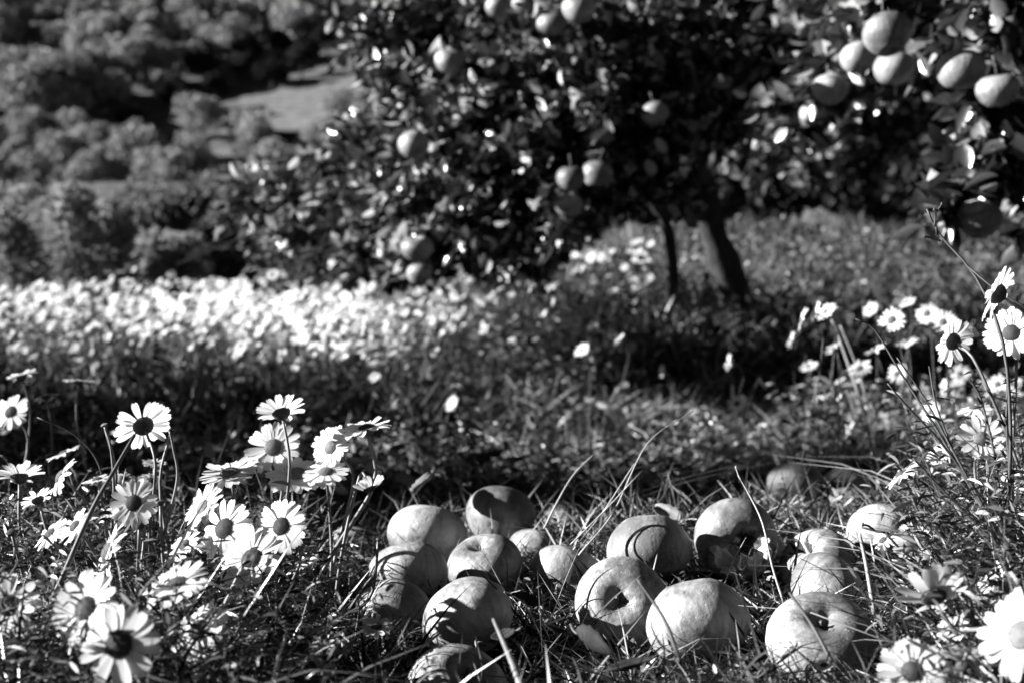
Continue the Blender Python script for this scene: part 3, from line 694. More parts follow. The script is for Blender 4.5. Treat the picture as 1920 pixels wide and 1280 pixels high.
def cup_mesh():
    m = MB(); nu = 16; V = []; Fs = []
    for j, (r, z) in enumerate([(.0014, -.0075), (.0048, -.0058), (.0072, -.0030), (.0080, -.0006)]):
        for i in range(nu): V.append((r * math.cos(6.2832 * i / nu), r * math.sin(6.2832 * i / nu), z + (.0007 * (i % 2) if j == 3 else 0)))
    for j in range(3):
        for i in range(nu): Fs.append((j * nu + i, j * nu + (i + 1) % nu, (j + 1) * nu + (i + 1) % nu, (j + 1) * nu + i))
    m.add(V, Fs); return m.mesh('calyx', M['cup'])
CUP = cup_mesh()
def corolla_mesh(seed, n=19):
    r = random.Random(seed); V = []; Fs = []
    for k in range(n):
        a = 6.2832 * k / n + r.uniform(-.07, .07); c, s = math.cos(a), math.sin(a); L = .0225 * r.uniform(.88, 1.05); dr = r.uniform(-.004, .003); b = len(V)
        for q, w in ((.0055, .0012), (.0055 + (L - .0055) * .6, .0028), (L, .0016)):
            z = dr * (q / L) ** 2
            for sg in (-1, 1): V.append((c * q - sg * s * w, s * q + sg * c * w, z + .0004 * sg))
        Fs += [(b, b + 1, b + 3, b + 2), (b + 2, b + 3, b + 5, b + 4)]
    return mesh_np('corolla', V, Fs, [M['petal']])
CORO = [corolla_mesh(i, 17 + i) for i in range(5)]
def head_matrix(c, nrm, s, spin):
    q = Vector(nrm).normalized().to_track_quat('Z', 'Y') @ Quaternion((0, 0, 1), spin)
    return Matrix.Translation(c) @ q.to_matrix().to_4x4() @ Matrix.Scale(s, 4)
def stem_path(base, hd, nrm, s):
    nrm = Vector(nrm).normalized(); a = hd - nrm * .0055 * s; k = a - nrm * .03 + Vector((0, 0, -.02)); L = (a - base).length
    return spline([base - Vector((0, 0, .01)), base.lerp(k, .5) + Vector((random.uniform(-.1, .1) * L * .4, random.uniform(-.05, .05) * L, 0)), k, a], 12)
def daisy(px, py, wpx, d, nrm, label, base=None, disc=0, cup=0.0, npet=21, lose=0.0, thick=.0016, spent=False, name='daisy', group='daisies of the near clumps'):
    """cup: how far the petals bend forward (+) or back (-) in radians"""
    hd = at(px, py, d); s = wpx * d / F / .038
    if nrm[1] < -.5 and nrm[2] > 0: nrm = (nrm[0] - .22, nrm[1], nrm[2] + .12)
    if base is None: bx, by = hd.x - nrm[0] * .05 + random.uniform(-.03, .03), hd.y - nrm[1] * .03 + random.uniform(-.02, .03)
    else:
        q = at(base[0], base[1], d); bx, by = q.x, d + random.uniform(-.03, .02)
    b = Vector((bx, by, gzf(bx, by))); e = empty(name, b); tag(e, label, 'daisy', group)
    H = head_matrix(hd, nrm, s, random.uniform(0, 6.28)); inv = Matrix.Translation(-b)
    m = MB(); sp = stem_path(b, hd, nrm, s); n = len(sp)
    m.tube([p - b for p in sp], [thick * (1.15 - .35 * i / n) for i in range(n)], 7)
    stem = link('stem', m.mesh('stem', M['stem']), e)
    link('calyx', CUP, e).matrix_basis = inv @ H
    link('disc', DISC[disc], e).matrix_basis = inv @ H
    if spent: return e
    if cup == 0: cup = random.uniform(-.22, .2)
    if npet == 21: npet = random.randint(17, 24)
    if lose == 0 and random.random() < .4: lose = random.uniform(.04, .14)
    for k in range(npet):
        if random.random() < lose: continue
        a = 2 * math.pi * k / npet + random.uniform(-.08, .08)
        pm = Matrix.Rotation(a, 4, 'Z') @ Matrix.Translation((0, .0062, random.uniform(-.0004, .0004))) @ Matrix.Rotation(cup + random.uniform(-.1, .1), 4, 'X') @ Matrix.Diagonal((random.uniform(.85, 1.1), random.uniform(.88, 1.06), 1, 1))
        link('petal', PET[random.randrange(8)], e).matrix_basis = inv @ H @ pm
    # a few narrow leaves up the stem
    for k in range(3):
        i = random.randint(1, n - 5); dd = rdir(1, -.1, .8); V, Q = ribbons(np.array([tuple(sp[i] - b)]), dd, perp(dd), np.array([random.uniform(.015, .03)]), np.array([.0018]), BLADE, np.array([[0, 0, -.006]]))
        link('stem_leaf', mesh_np('stem_leaf', V, Q, [M['weed']]), stem)
    return e
W_, LW = 'white daisy ', 'left clump'
NEAR = [
 (268, 797, 96, 1.38, (-.45, .62, .45), 'tall white daisy seen from behind, its stem running down in front, left of centre', dict(base=(292, 1205))),
 (527, 772, 84, 1.36, (-.30, .45, .85), 'highest white daisy of the five-flower clump, seen from the side and below', dict(base=(545, 1150), cup=.25)),
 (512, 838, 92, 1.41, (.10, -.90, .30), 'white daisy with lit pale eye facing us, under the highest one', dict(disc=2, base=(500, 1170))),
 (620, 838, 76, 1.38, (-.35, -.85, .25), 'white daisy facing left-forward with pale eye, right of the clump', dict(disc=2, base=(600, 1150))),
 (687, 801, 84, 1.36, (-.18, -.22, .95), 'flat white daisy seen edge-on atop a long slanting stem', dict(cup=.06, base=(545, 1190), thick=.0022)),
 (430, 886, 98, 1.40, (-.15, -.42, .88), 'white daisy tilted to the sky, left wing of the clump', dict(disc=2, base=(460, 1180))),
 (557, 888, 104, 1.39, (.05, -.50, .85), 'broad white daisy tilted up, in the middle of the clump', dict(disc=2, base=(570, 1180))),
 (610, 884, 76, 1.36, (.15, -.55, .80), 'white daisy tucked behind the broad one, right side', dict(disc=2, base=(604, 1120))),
 (694, 916, 64, 1.34, (.30, -.30, -.85), 'drooping white daisy with petals hanging like a skirt', dict(base=(620, 1150), cup=-.55)),
 (420, 990, 108, 1.20, (-.28, -.92, .28), 'large white daisy with dark eye facing us, left of a similar smaller one', dict(base=(425, 1210))),
 (380, 950, 84, 1.28, (-.55, -.65, .50), 'white daisy hidden behind the large dark-eyed one', dict(disc=2)),
 (527, 986, 94, 1.26, (-.15, -.95, .20), 'white daisy with dark eye facing us, centre of left half', dict(base=(530, 1210))),
 (471, 1046, 112, 1.14, (-.10, -.85, .50), 'white daisy with a ring-lit eye below the two dark-eyed ones', dict(disc=1, base=(472, 1270))),
 (200, 1034, 104, 1.12, (-.80, -.35, .30), 'white daisy turned to the left showing a narrow dark oval eye', dict(base=(250, 1250))),
 (250, 942, 84, 1.26, (.20, -.90, .20), 'shaded-eye white daisy behind the thin stem at left', dict(base=(275, 1190))),
 (160, 1140, 132, .93, (-.25, -.90, .35), 'big soft-focus white daisy with dark eye at left, above another', dict(base=(165, 1420))),
 (222, 1208, 142, .87, (.05, -.97, .18), 'nearest white daisy, large and facing us at the lower left', dict(base=(226, 1480))),
 (14, 1134, 112, 1.0, (.15, -.92, .30), 'white daisy cut by the left edge, dark eye facing us', dict(base=(18, 1360))),
 (330, 1094, 116, 1.0, (-.30, -.42, .85), 'soft-focus white daisy seen nearly edge-on, lower left', dict(base=(335, 1380))),
 (372, 1180, 114, 1.0, (-.25, -.75, .45), 'white daisy with half-lit eye, ragged petals, lower left', dict(disc=1, base=(380, 1370))),
 (36, 892, 80, 1.35, (-.15, .35, .90), 'white daisy from below at the left edge, dark cup under it', dict(base=(90, 1150), cup=.35)),
 (112, 892, 72, 1.42, (-.75, -.30, .45), 'white daisy turned away left, beside the cup-like one', dict(base=(130, 1120))),
 (20, 772, 66, 1.75, (-.10, -.90, .35), 'white daisy with dark eye, upper left edge', dict(base=(40, 1040))),
 (40, 704, 52, 1.95, (-.35, .05, .90), 'side-on white daisy highest at the left edge', dict(base=(80, 1000))),
 (147, 713, 52, 1.95, (.05, .05, .95), 'flat side-on white daisy, second highest at the left', dict(base=(160, 1000))),
 (86, 742, 42, 2.0, (-.3, .2, .9), 'small side-on white daisy between the two high left ones', dict()),
 (118, 850, 56, 1.6, (-.40, -.10, .90), 'side-on white daisy tilted left above the left clump', dict()),
 (182, 898, 52, 1.45, (-.2, -.2, .95), 'half-open white daisy right of the turned-away one', dict()),
 (232, 896, 48, 1.45, (.2, -.3, .9), 'small upward white daisy beside the thick slanting stalk', dict()),
 (196, 962, 62, 1.3, (-.1, -.15, .95), 'edge-on white daisy above the left-turned one', dict()),
 (92, 1000, 72, 1.25, (-.5, -.4, .6), 'ragged white daisy above the big soft one at left', dict(lose=.2)),
 (290, 868, 40, 1.5, (.1, -.2, .95), 'small edge-on white daisy right of the thin tall stem', dict()),
 (283, 900, 46, 1.5, (.3, -.4, .8), 'small white daisy low behind the tall one seen from behind', dict()),
 (706, 1174, 58, 1.12, (.05, -.45, .88), 'little white daisy in the grass before the dull apple', dict()),
 (603, 1212, 46, 1.08, (-.05, -.75, .6), 'smallest white daisy in the grass, lower centre left', dict(npet=13)),
 (640, 1195, 30, 1.08, (.5, -.3, .6), 'tiny half-open daisy beside the smallest one', dict(npet=12)),
 (1868, 550, 98, 1.25, (-.62, .45, .40), 'white daisy high at the right edge, dark spiky eye toward its right', dict(base=(1905, 1100))),
 (1786, 640, 80, 1.38, (-.42, .80, .20), 'white daisy seen from behind with dark spiky cup, at right', dict(base=(1960, 860))),
 (1896, 624, 88, 1.35, (-.25, -.90, .20), 'white daisy facing us below the highest right one', dict(base=(1920, 1100))),
 (1840, 822, 82, 1.42, (.10, -.92, .30), 'white daisy with pale lit button eye at right', dict(disc=2, base=(1850, 1130))),
 (1828, 764, 58, 1.46, (-.15, -.20, .95), 'side-on white daisy just above the button-eyed one', dict(base=(1860, 1120))),
 (1690, 887, 70, 1.42, (-.60, .05, .75), 'side-on white daisy tilted left above the right end of the heap', dict(base=(1850, 1000))),
 (1712, 1018, 70, 1.30, (.05, -.92, .30), 'white daisy facing us in the grass right of the heap', dict(base=(1716, 1150))),
 (1655, 1012, 40, 1.36, (-.5, -.4, .6), 'small crumpled white daisy before the twig-crossed apple', dict(lose=.3)),
 (1570, 1010, 34, 1.6, (-.3, -.5, .8), 'small white daisy between two apples at right', dict()),
 (1752, 1118, 124, .98, (.05, -.60, -.55), 'wilting soft-focus white daisy with drooping petals, lower right', dict(cup=-.45, lose=.12, base=(1900, 1290))),
 (1915, 1190, 150, .86, (-.60, -.72, .25), 'large white daisy cut by the right edge, petals fanned left', dict(disc=2, base=(1990, 1450))),
 (1806, 1246, 96, .95, (.30, .70, .45), 'white daisy from behind at the lower right', dict(base=(1840, 1400))),
 (1710, 1258, 112, .92, (-.05, -.90, .35), 'white daisy at the bottom edge right, dark eye facing us', dict(base=(1715, 1420))),
 (1545, 1246, 40, 1.0, (-.3, -.3, .8), 'small ragged white daisy at the bottom edge before the wrinkled apple', dict(lose=.35, npet=14)),
 (1900, 1000, 46, 1.4, (-.4, -.3, .8), 'small white daisy in the weeds at the right edge', dict()),
 (800, 1290, 40, 1.0, (-.3, -.3, .9), 'small white daisy at the bottom edge left of the cut apple', dict(npet=14)),
 (140, 985, 66, 1.22, (-.4, -.6, .5), 'white daisy between the left-turned one and the left edge', dict()),
 (70, 935, 58, 1.3, (-.5, .3, .8), 'white daisy from below, under the cup-like one at left', dict(cup=.2)),
 (345, 1020, 62, 1.2, (-.5, -.5, .6), 'white daisy peeping out left of the ring-lit one', dict(lose=.1)),
 (480, 1195, 40, 1.08, (-.3, -.4, .8), 'small white daisy low in the grass below the ring-lit one', dict(npet=14)),
 (575, 1050, 42, 1.3, (-.4, -.4, .8), 'small white daisy among stems right of the dark-eyed one', dict()),
 (430, 1130, 46, 1.15, (-.2, .1, .9), 'small side-on white daisy below the ring-lit one', dict()),
 (1790, 1180, 60, 1.0, (-.5, -.4, .6), 'soft white daisy between the wilting one and the right edge', dict(lose=.2)),
 (1860, 1090, 52, 1.1, (-.6, -.2, .7), 'small white daisy at right above the large cut one', dict()),
 (1760, 850, 44, 1.6, (-.5, -.5, .6), 'small white daisy left of the button-eyed one', dict()),
 (1905, 900, 60, 1.45, (-.5, -.5, .6), 'white daisy at the right edge below the button-eyed one', dict()),
 (350, 1270, 60, .95, (-.3, -.6, .7), 'white daisy at the bottom edge, right of the nearest one', dict(lose=.2)),
]
for n_ in NEAR: daisy(*n_[:6], **n_[6])
SPENT = [(20, 996, 46, 1.2, (-.2, -.5, .8), 'spent daisy head, dark and bristly, at the left edge'), (8, 1066, 44, 1.1, (.2, -.6, .7), 'lower spent dark daisy head at the left edge'), (243, 1050, 44, 1.12, (.3, -.6, .6), 'spent dark daisy head right of the left-turned daisy'),
 (300, 940, 40, 1.3, (-.1, .1, .95), 'spent daisy head on a bare stem by the tall thin stem'), (262, 1096, 42, 1.05, (.1, -.8, .5), 'spent dark daisy head above the nearest daisy'), (262, 985, 40, 1.15, (.2, -.5, .8), 'spent daisy head under the shaded-eye daisy'), (452, 1168, 36, 1.1, (.2, -.4, .9), 'spent daisy head among grass, right of the half-lit daisy'),
 (195, 796, 34, 1.4, (-.3, -.2, .9), 'unopened pale daisy bud left of the tall daisy'), (322, 806, 30, 1.4, (.3, .2, .9), 'small daisy bud right of the tall daisy'), (710, 1010, 26, 1.3, (.2, -.3, .9), 'tiny shrivelled bud left of the big round apple')]
for i, s_ in enumerate(SPENT):
    daisy(*s_[:5], s_[5], spent=True, disc=0 if 'bud' not in s_[5] else 2, group='spent heads and buds')

# soft-focus daisies of the middle distance
def far_daisy(hd, s, nrm, label, group, base=None, disc=0):
    if base is None: bx, by = hd.x + random.uniform(-.06, .06), hd.y + random.uniform(-.05, .05)
    else: bx, by = base
    b = Vector((bx, by, gzf(bx, by))); e = empty('daisy', b); tag(e, label, 'daisy', group)
    H = Matrix.Translation(-b) @ head_matrix(hd, nrm, s, random.uniform(0, 6.28))
    sp = stem_path(b, hd, nrm, s); m = MB(); m.tube([p - b for p in sp[::2]], .0011, 5); link('stem', m.mesh('stem', M['stem_mid']), e)
    link('corolla', CORO[random.randrange(5)], e).matrix_basis = H
    link('disc', DISC_FAR[disc], e).matrix_basis = H
    return e
MID = [(1355, 595, 30, 'lone blurred white flower floating high in the dark centre right', (-.7, -.5, .3)), (1365, 680, 36, 'blurred white flower seen edge-on under the lone high one', (-.96, -.1, .1)), (1238, 658, 26, 'blurred small white flower, upper of two on bent stalks', (-.5, .1, .85)), (1241, 696, 26, 'blurred small white flower, lower of two on bent stalks', (-.95, -.2, .1)),
 (1090, 656, 34, 'blurred white flower in the dark centre, left of the bent pair', (-.5, -.5, .6)), (1160, 637, 30, 'blurred slanted white flower between dark stems at centre', (-.75, -.1, .6)), (1503, 600, 48, 'blurred edge-on white flower, left of a leaning trio', (-.95, .05, .3)), (1528, 588, 50, 'blurred edge-on white flower, middle of a leaning trio', (-.95, .05, .3)), (1548, 584, 44, 'blurred white flower, right of a leaning trio', (-.6, -.4, .6)),
 (1483, 638, 34, 'blurred edge-on white flower hanging below the leaning trio', (-.95, 0, .3)), (1631, 580, 34, 'blurred small white flower left of the bright right cluster', (-.6, -.5, .5)), (1672, 600, 54, 'blurred large white flower of the bright right cluster, leftmost', (-.5, -.7, .4)), (1700, 566, 36, 'blurred white flower topmost of the bright right cluster', (-.4, -.3, .8)),
 (1738, 588, 46, 'blurred white flower right in the bright right cluster', (-.4, -.7, .4)), (1768, 604, 50, 'blurred white flower behind the dark-cupped daisy', (-.4, -.7, .4)), (1682, 700, 44, 'blurred white flower crossed by a dark thin stem', (-.6, -.6, .4)), (1612, 690, 46, 'blurred bright flower on the white stem pair', (-.4, -.6, .6)), (1516, 686, 36, 'blurred white flower left of the white stem pair', (-.3, -.4, .8)),
 (1560, 652, 38, 'blurred slanted white flower beside the top of the white stem pair', (-.6, -.1, .8)), (1744, 772, 44, 'blurred white flower among thin stems at right', (-.7, -.5, .3)), (1770, 728, 40, 'blurred edge-on white flower right of the thin stems', (-.97, 0, .1)), (1382, 756, 40, 'blurred white flower above the far bright apple', (-.4, -.7, .5)), (1674, 794, 34, 'blurred white flower with a black round eye at right', (-.2, -.95, .2)),
 (1636, 812, 26, 'blurred edge-on flower at the foot of the white stem pair', (-.95, 0, .2)), (1700, 640, 44, 'blurred white flower low in the bright right cluster', (-.3, -.3, .85)), (1640, 655, 44, 'blurred slanted flower left of the dark-cupped daisy', (-.5, -.1, .85)), (846, 756, 32, 'blurred white flower with dark eye, centre left grass', (-.6, -.6, .4)), (748, 752, 38, 'blurred white flower left of the dark-eyed centre one', (-.5, -.5, .6)),
 (846, 722, 26, 'blurred small white flower above the dark-eyed centre one', (-.6, -.2, .7)), (498, 670, 28, 'blurred small white flower on the dark band at left', (-.6, -.5, .5)), (556, 682, 32, 'blurred white flower right on the dark band at left', (-.6, -.6, .3)), (812, 660, 28, 'blurred small white flower high in the dark centre left', (-.5, -.4, .7)), (1800, 700, 40, 'blurred white flower below the dark-cupped daisy', (-.3, -.8, .4)), (1870, 720, 46, 'blurred white flower behind the seed spikes', (-.4, -.6, .5))]
for i, h in enumerate(MID):
    d = 112.0 / h[2] * random.uniform(.93, 1.05); d = min(4.3, max(2.2, d)); far_daisy(at(h[0], h[1], d), h[2] * d / F / .045, h[4], h[3], 'soft-focus daisies of the middle distance', disc=0)
# the white meadow: the flowers that show largest and a mass of others behind
def meadow_spot():
    while True:
        d = random.uniform(3.5, 8.2); px = random.uniform(600, 1230) if random.random() < .40 else random.uniform(-250, 740)
        if px > 760 and d < 4.3: continue
        if px > 700 and d > 6.0: continue
        return px, d
made = 0; MASS = []
while made < 190 + 2900:
    px, d = meadow_spot(); X = (px - 960) / F * d; h = random.uniform(.20, .36) + (.04 if px < 700 else 0); Z = gzf(X, d) + h; py = HY - F * (Z - CZ) / d
    if py > 740 or py < 470: continue
    dr = math.sin(X * 4.1 + 2 * math.sin(d * 2.3)) * math.sin(d * 3.7 + 1.5 * math.sin(X * 3.1)) + .5 * math.sin(X * 11 + d * 7)
    if random.random() > .5 + .6 * dr: continue
    if random.random() < .06: Z += random.uniform(.02, .09)
    n = (random.gauss(-.45, .35), random.gauss(-.35, .4), random.uniform(.25, 1)); s = random.uniform(.55, 1.0)
    if made < 190:
        if not (0 < px < 1900): continue
        if px < 740: far_daisy(Vector((X, d, Z)), s, n, 'blurred white daisy among many in the bright meadow at left', 'daisies of the bright meadow')
        else: far_daisy(Vector((X, d, Z)), s, n, 'blurred daisy in the shaded meadow under the centre tree', 'daisies of the shaded meadow')
    else: MASS.append((X, d, Z, n, s))
    made += 1
Vs = []; Fs = []; mi = []
cv = [np.array([v.co[:] for v in c.vertices]) for c in CORO]; cq = [np.array([p.vertices[:] for p in c.polygons]) for c in CORO]
b = 0
for k, (X, d, Z, n, s) in enumerate(MASS):
    H = np.array(head_matrix(Vector((X, d, Z)), n, s, k * 1.3)); V = cv[k % 5] @ H[:3, :3].T + H[:3, 3]
    a = np.arange(8) * .7854; ring = np.stack([.0068 * np.cos(a), .0068 * np.sin(a), np.full(8, .0006)], 1); V2 = np.concatenate([ring, ring * .4 + [0, 0, .0026]]) @ H[:3, :3].T + H[:3, 3]
    Vs += [V, V2]; q2 = np.array([(i, (i + 1) % 8, 8 + (i + 1) % 8, 8 + i) for i in range(8)] + [(8, 10, 12, 14), (8, 9, 10, 10)][:1])
    Fs += [cq[k % 5] + b, q2 + b + len(V)]; mi += [0] * len(cq[k % 5]) + [1] * len(q2); b += len(V) + 16
tag(link('daisy_mass', mesh_np('daisy_mass', np.concatenate(Vs), np.concatenate(Fs), [M['petal'], M['disc']], True, mi)), 'mass of small white daisies filling the meadow', 'daisies', None, 'stuff')

# ------------------------------------------------------------------ single stalks, twigs and seed spikes
def stalk(name, pts, r0, r1, mat, label, cat, group, leaves=0, knobs=(), branch=()):
    """pts: (px, py, d) from the root up"""
    P = [at(*p) for p in pts]; b = Vector((P[0].x, P[0].y, gzf(P[0].x, P[0].y))); sp = spline(P, 18); n = len(sp)
    if name == 'straw': r0, r1 = r0 * .65, r1 * .65
    e = empty(name, b); tag(e, label, cat, group); m = MB()
    m.tube([p - b for p in sp], [r0 + (r1 - r0) * i / n for i in range(n)], 6); link('stem', m.mesh('stem', mat), e)
    for br in branch:
        m = MB(); q = spline([at(*p) for p in br], 8); m.tube([p - b for p in q], [r1 * 1.1] * len(q), 5)
        c = q[-1] - b
        for k in range(6):
            a = k * 1.05; m.add([c + Vector((math.cos(a) * r1 * 1.8, math.sin(a) * r1 * 1.8, 0)), c + Vector((math.cos(a + 1.05) * r1 * 1.8, math.sin(a + 1.05) * r1 * 1.8, 0)), c + Vector((0, 0, r1 * 3.2))], [(0, 1, 2)])
            m.add([c + Vector((math.cos(a) * r1 * 1.8, math.sin(a) * r1 * 1.8, 0)), c + Vector((math.cos(a + 1.05) * r1 * 1.8, math.sin(a + 1.05) * r1 * 1.8, 0)), c - Vector((0, 0, r1 * 2))], [(1, 0, 2)])
        link('side_shoot', m.mesh('side_shoot', mat), e)
    if leaves:
        i = rng.integers(2, n, leaves); Pn = np.array([tuple(sp[k] - b) for k in i]); D = rdir(leaves, -.3, .9)
        V, Q = ribbons(Pn, D, perp(D), rnd(leaves, .004, .012), rnd(leaves, .0008, .0018), LEAF); link('seed_spike', mesh_np('seed_spike', V, Q, [mat]), e)
    return e
ST = 'stalks and twigs in the foreground'
S = lambda *a, **k: stalk(*a, **k)
S('dry_stalk', [(1890, 960, 1.3), (1895, 800, 1.3), (1880, 640, 1.31), (1830, 520, 1.33), (1762, 440, 1.35), (1738, 392, 1.35)], .0019, .0009, M['stem_dark'], 'tall dark branching stalk arching to the upper right edge of the meadow', 'dry stalk', ST,
  branch=[[(1752, 425, 1.35), (1756, 400, 1.35), (1766, 384, 1.35)], [(1757, 440, 1.35), (1753, 405, 1.35), (1752, 394, 1.35)], [(1764, 452, 1.35), (1746, 446, 1.35), (1734, 444, 1.35)], [(1815, 500, 1.33), (1870, 545, 1.31), (1930, 580, 1.3)]])
S('dry_stalk', [(1905, 1050, 1.28), (1830, 930, 1.3), (1760, 810, 1.32), (1690, 700, 1.34), (1640, 618, 1.35), (1604, 598, 1.35)], .0017, .0007, M['stem_dark'], 'long thin dark stalk curving left with hooked tip', 'dry stalk', ST)
S('dry_stalk', [(1925, 1070, 1.28), (1845, 940, 1.29), (1765, 830, 1.3), (1702, 762, 1.3), (1664, 718, 1.3)], .0016, .0007, M['stem_dark'], 'dark thin stalk running below the hooked one', 'dry stalk', ST)
S('dry_stalk', [(1900, 1060, 1.26), (1850, 960, 1.27), (1790, 850, 1.28), (1730, 740, 1.3), (1682, 670, 1.3)], .0015, .0007, M['stem_dark'], 'dark straight stalk between the two curving ones', 'dry stalk', ST)
S('dry_stalk', [(1880, 1030, 1.3), (1830, 930, 1.3), (1790, 850, 1.3), (1756, 760, 1.31), (1742, 686, 1.32)], .0013, .0006, M['stem_dark'], 'dark upright thin stalk right of the straight one', 'dry stalk', ST)
S('dry_stalk', [(1950, 1090, 1.2), (1850, 1000, 1.21), (1760, 910, 1.22), (1712, 858, 1.22)], .0016, .0008, M['stem_dark'], 'short dark stalk under the tilted daisy at right', 'dry stalk', ST)
S('dry_stalk', [(1790, 1040, 1.22), (1730, 1010, 1.23), (1670, 1000, 1.24), (1615, 988, 1.25)], .0016, .001, M['stem_dark'], 'dark twig lying across the apple at the right end of the heap', 'twig', ST,
  branch=[[(1660, 998, 1.24), (1690, 1030, 1.24), (1730, 1060, 1.24)], [(1640, 994, 1.24), (1628, 985, 1.24), (1618, 983, 1.24)]])
S('seed_spike_weed', [(1880, 1000, 1.36), (1872, 900, 1.36), (1858, 820, 1.37), (1838, 745, 1.38), (1822, 715, 1.38)], .0014, .0011, M['stem_dark'], 'bristly dark seed spike leaning left at right', 'seed spike', ST, leaves=60)
S('seed_spike_weed', [(1905, 1020, 1.34), (1895, 900, 1.34), (1888, 800, 1.34), (1890, 700, 1.34)], .0016, .0012, M['stem_dark'], 'upright bristly dark seed spike near the right edge', 'seed spike', ST, leaves=90)
S('reed_stem', [(1640, 870, 2.7), (1622, 780, 2.7), (1590, 680, 2.7), (1560, 598, 2.7)], .0036, .0024, M['umbel'], 'thick white blurred stem leaning left, left of its twin', 'reed', ST)
S('reed_stem', [(1650, 870, 2.75), (1634, 780, 2.75), (1604, 680, 2.75), (1575, 610, 2.75)], .0022, .0016, M['umbel'], 'thinner white blurred stem beside the thick one', 'reed', ST)
S('straw', [(1020, 990, 1.55), (1045, 940, 1.55), (1075, 890, 1.56), (1112, 852, 1.57)], .0016, .001, M['straw'], 'pale straw arching behind the small hollow-topped apple', 'straw', ST)
S('straw', [(1075, 1030, 1.45), (1130, 960, 1.46), (1190, 868, 1.47)], .0014, .0008, M['straw'], 'pale thin straw leaning right, lower of two', 'straw', ST)
S('straw', [(1085, 1040, 1.44), (1150, 960, 1.46), (1215, 830, 1.5), (1300, 770, 1.55)], .0015, .0008, M['straw'], 'long pale straw reaching up to the far bright apple', 'straw', ST)
S('straw', [(1070, 1020, 1.45), (1140, 950, 1.46), (1205, 880, 1.47)], .0013, .0009, M['straw'], 'short pale straw lying along the longer ones', 'straw', ST)
S('straw', [(1470, 1130, 1.2), (1448, 1060, 1.21), (1430, 980, 1.22), (1404, 925, 1.23), (1384, 890, 1.23)], .0018, .001, M['straw'], 'broken pale straw bent over the pecked apple', 'straw', ST, branch=[[(1390, 900, 1.23), (1384, 888, 1.23), (1380, 876, 1.23)]])
S('grass_stalk', [(0, 1300, 1.05), (90, 1140, 1.08), (170, 960, 1.12), (215, 880, 1.14), (252, 815, 1.16)], .0026, .0014, M['stem_mid'], 'thick slanting stalk from the lower left corner up to the tall daisy', 'stalk', ST)
S('grass_stalk', [(40, 1330, 1.0), (120, 1230, 1.02), (190, 1120, 1.04)], .003, .0018, M['stem_dark'], 'dark stalk below the thick slanting one', 'stalk', ST)
S('grass_stalk', [(200, 960, 1.5), (185, 870, 1.5), (140, 815, 1.5), (70, 782, 1.5)], .0012, .0007, M['stem_dark'], 'thin dark blade arching left above the left clump', 'stalk', ST)
S('grass_stalk', [(305, 1010, 1.3), (332, 900, 1.3), (325, 840, 1.3), (318, 808, 1.3)], .0016, .001, M['stem'], 'bent green stem right of the tall daisy', 'stalk', ST)
S('grass_stalk', [(215, 960, 1.35), (212, 880, 1.35), (206, 830, 1.35), (196, 800, 1.35)], .0016, .001, M['stem'], 'short stem carrying the pale bud', 'stalk', ST)
S('grass_stalk', [(990, 1320, .95), (960, 1240, .98), (925, 1160, 1.02)], .0035, .0012, M['stem'], 'soft-focus blade end rising before the smooth apple', 'stalk', ST)
S('grass_stalk', [(1275, 1240, .95), (1245, 1160, .98), (1195, 1085, 1.0)], .0018, .0009, M['stem_dark'], 'dark blade crossing between the hollowed and the tapered apple', 'stalk', ST)
S('grass_stalk', [(1560, 1240, .98), (1525, 1175, 1.0), (1480, 1110, 1.02)], .0018, .001, M['stem_dark'], 'dark blade crossing the wrinkled apple', 'stalk', ST)
S('grass_stalk', [(1640, 1150, 1.1), (1625, 1060, 1.1), (1612, 1000, 1.1)], .002, .0012, M['straw'], 'pale upright blade before the apple behind the wrinkled one', 'stalk', ST)
for i, (a, c, e_) in enumerate([((1100, 960, 1.9), (1250, 905, 1.95), (1400, 868, 2.0)), ((1180, 940, 1.95), (1300, 900, 2.0), (1480, 860, 2.1)), ((1060, 930, 2.1), (1180, 880, 2.1), (1330, 862, 2.1)), ((820, 900, 2.1), (960, 885, 2.15), (1090, 872, 2.2))]):
    S('straw', [a, c, e_], .0022, .0012, M['stem'], ['dry stem lying low in the dark hollow, lowest', 'dry stem lying in the dark hollow, right-hand one', 'dry stem lying in the dark hollow, upper one', 'dry stem lying in the dark hollow at the left'][i], 'straw', ST)

# ------------------------------------------------------------------ fallen leaves
def dead_leaf(px, py, d, wpx, mat, label, seed, tilt):
    r = random.Random(seed); L = wpx / F * d; V = []; Fs = []; nu, nv = 7, 10; curl = r.uniform(1.0, 2.2)
    for j in range(nv + 1):
        t = j / nv; w = math.sin(math.pi * min(1, t * .96 + .03)) ** .75 * .34 * (1 + .07 * math.sin(j * 2.9))
        for i in range(nu):
            s = i / (nu - 1) * 2 - 1; an = s * curl * .6
            V.append((math.sin(an) / (curl * .6) * w * L, (t - .5) * L, ((1 - math.cos(an)) * w * .9 + .18 * (t - .5) ** 2 * 2 + .03 * math.sin(5 * t + 3 * s + seed)) * L))
    for j in range(nv):
        for i in range(nu - 1): Fs.append((j * nu + i, j * nu + i + 1, (j + 1) * nu + i + 1, (j + 1) * nu + i))
    m = MB(); m.tube(spline([(0, -.75 * L, .12 * L), (0, -.6 * L, .06 * L), (0, -.46 * L, .05 * L)], 4), .0009, 5)
    o = link('fallen_leaf', mesh_np('fallen_leaf', V, Fs, [mat])); o.location = at(px, py, d); o.rotation_euler = tilt
    tag(o, label, 'leaf', 'fallen leaves among the apples'); link('leaf_stalk', m.mesh('leaf_stalk', M['stalk']), o)
    md = o.modifiers.new('thickness', 'SOLIDIFY'); md.thickness = .0005
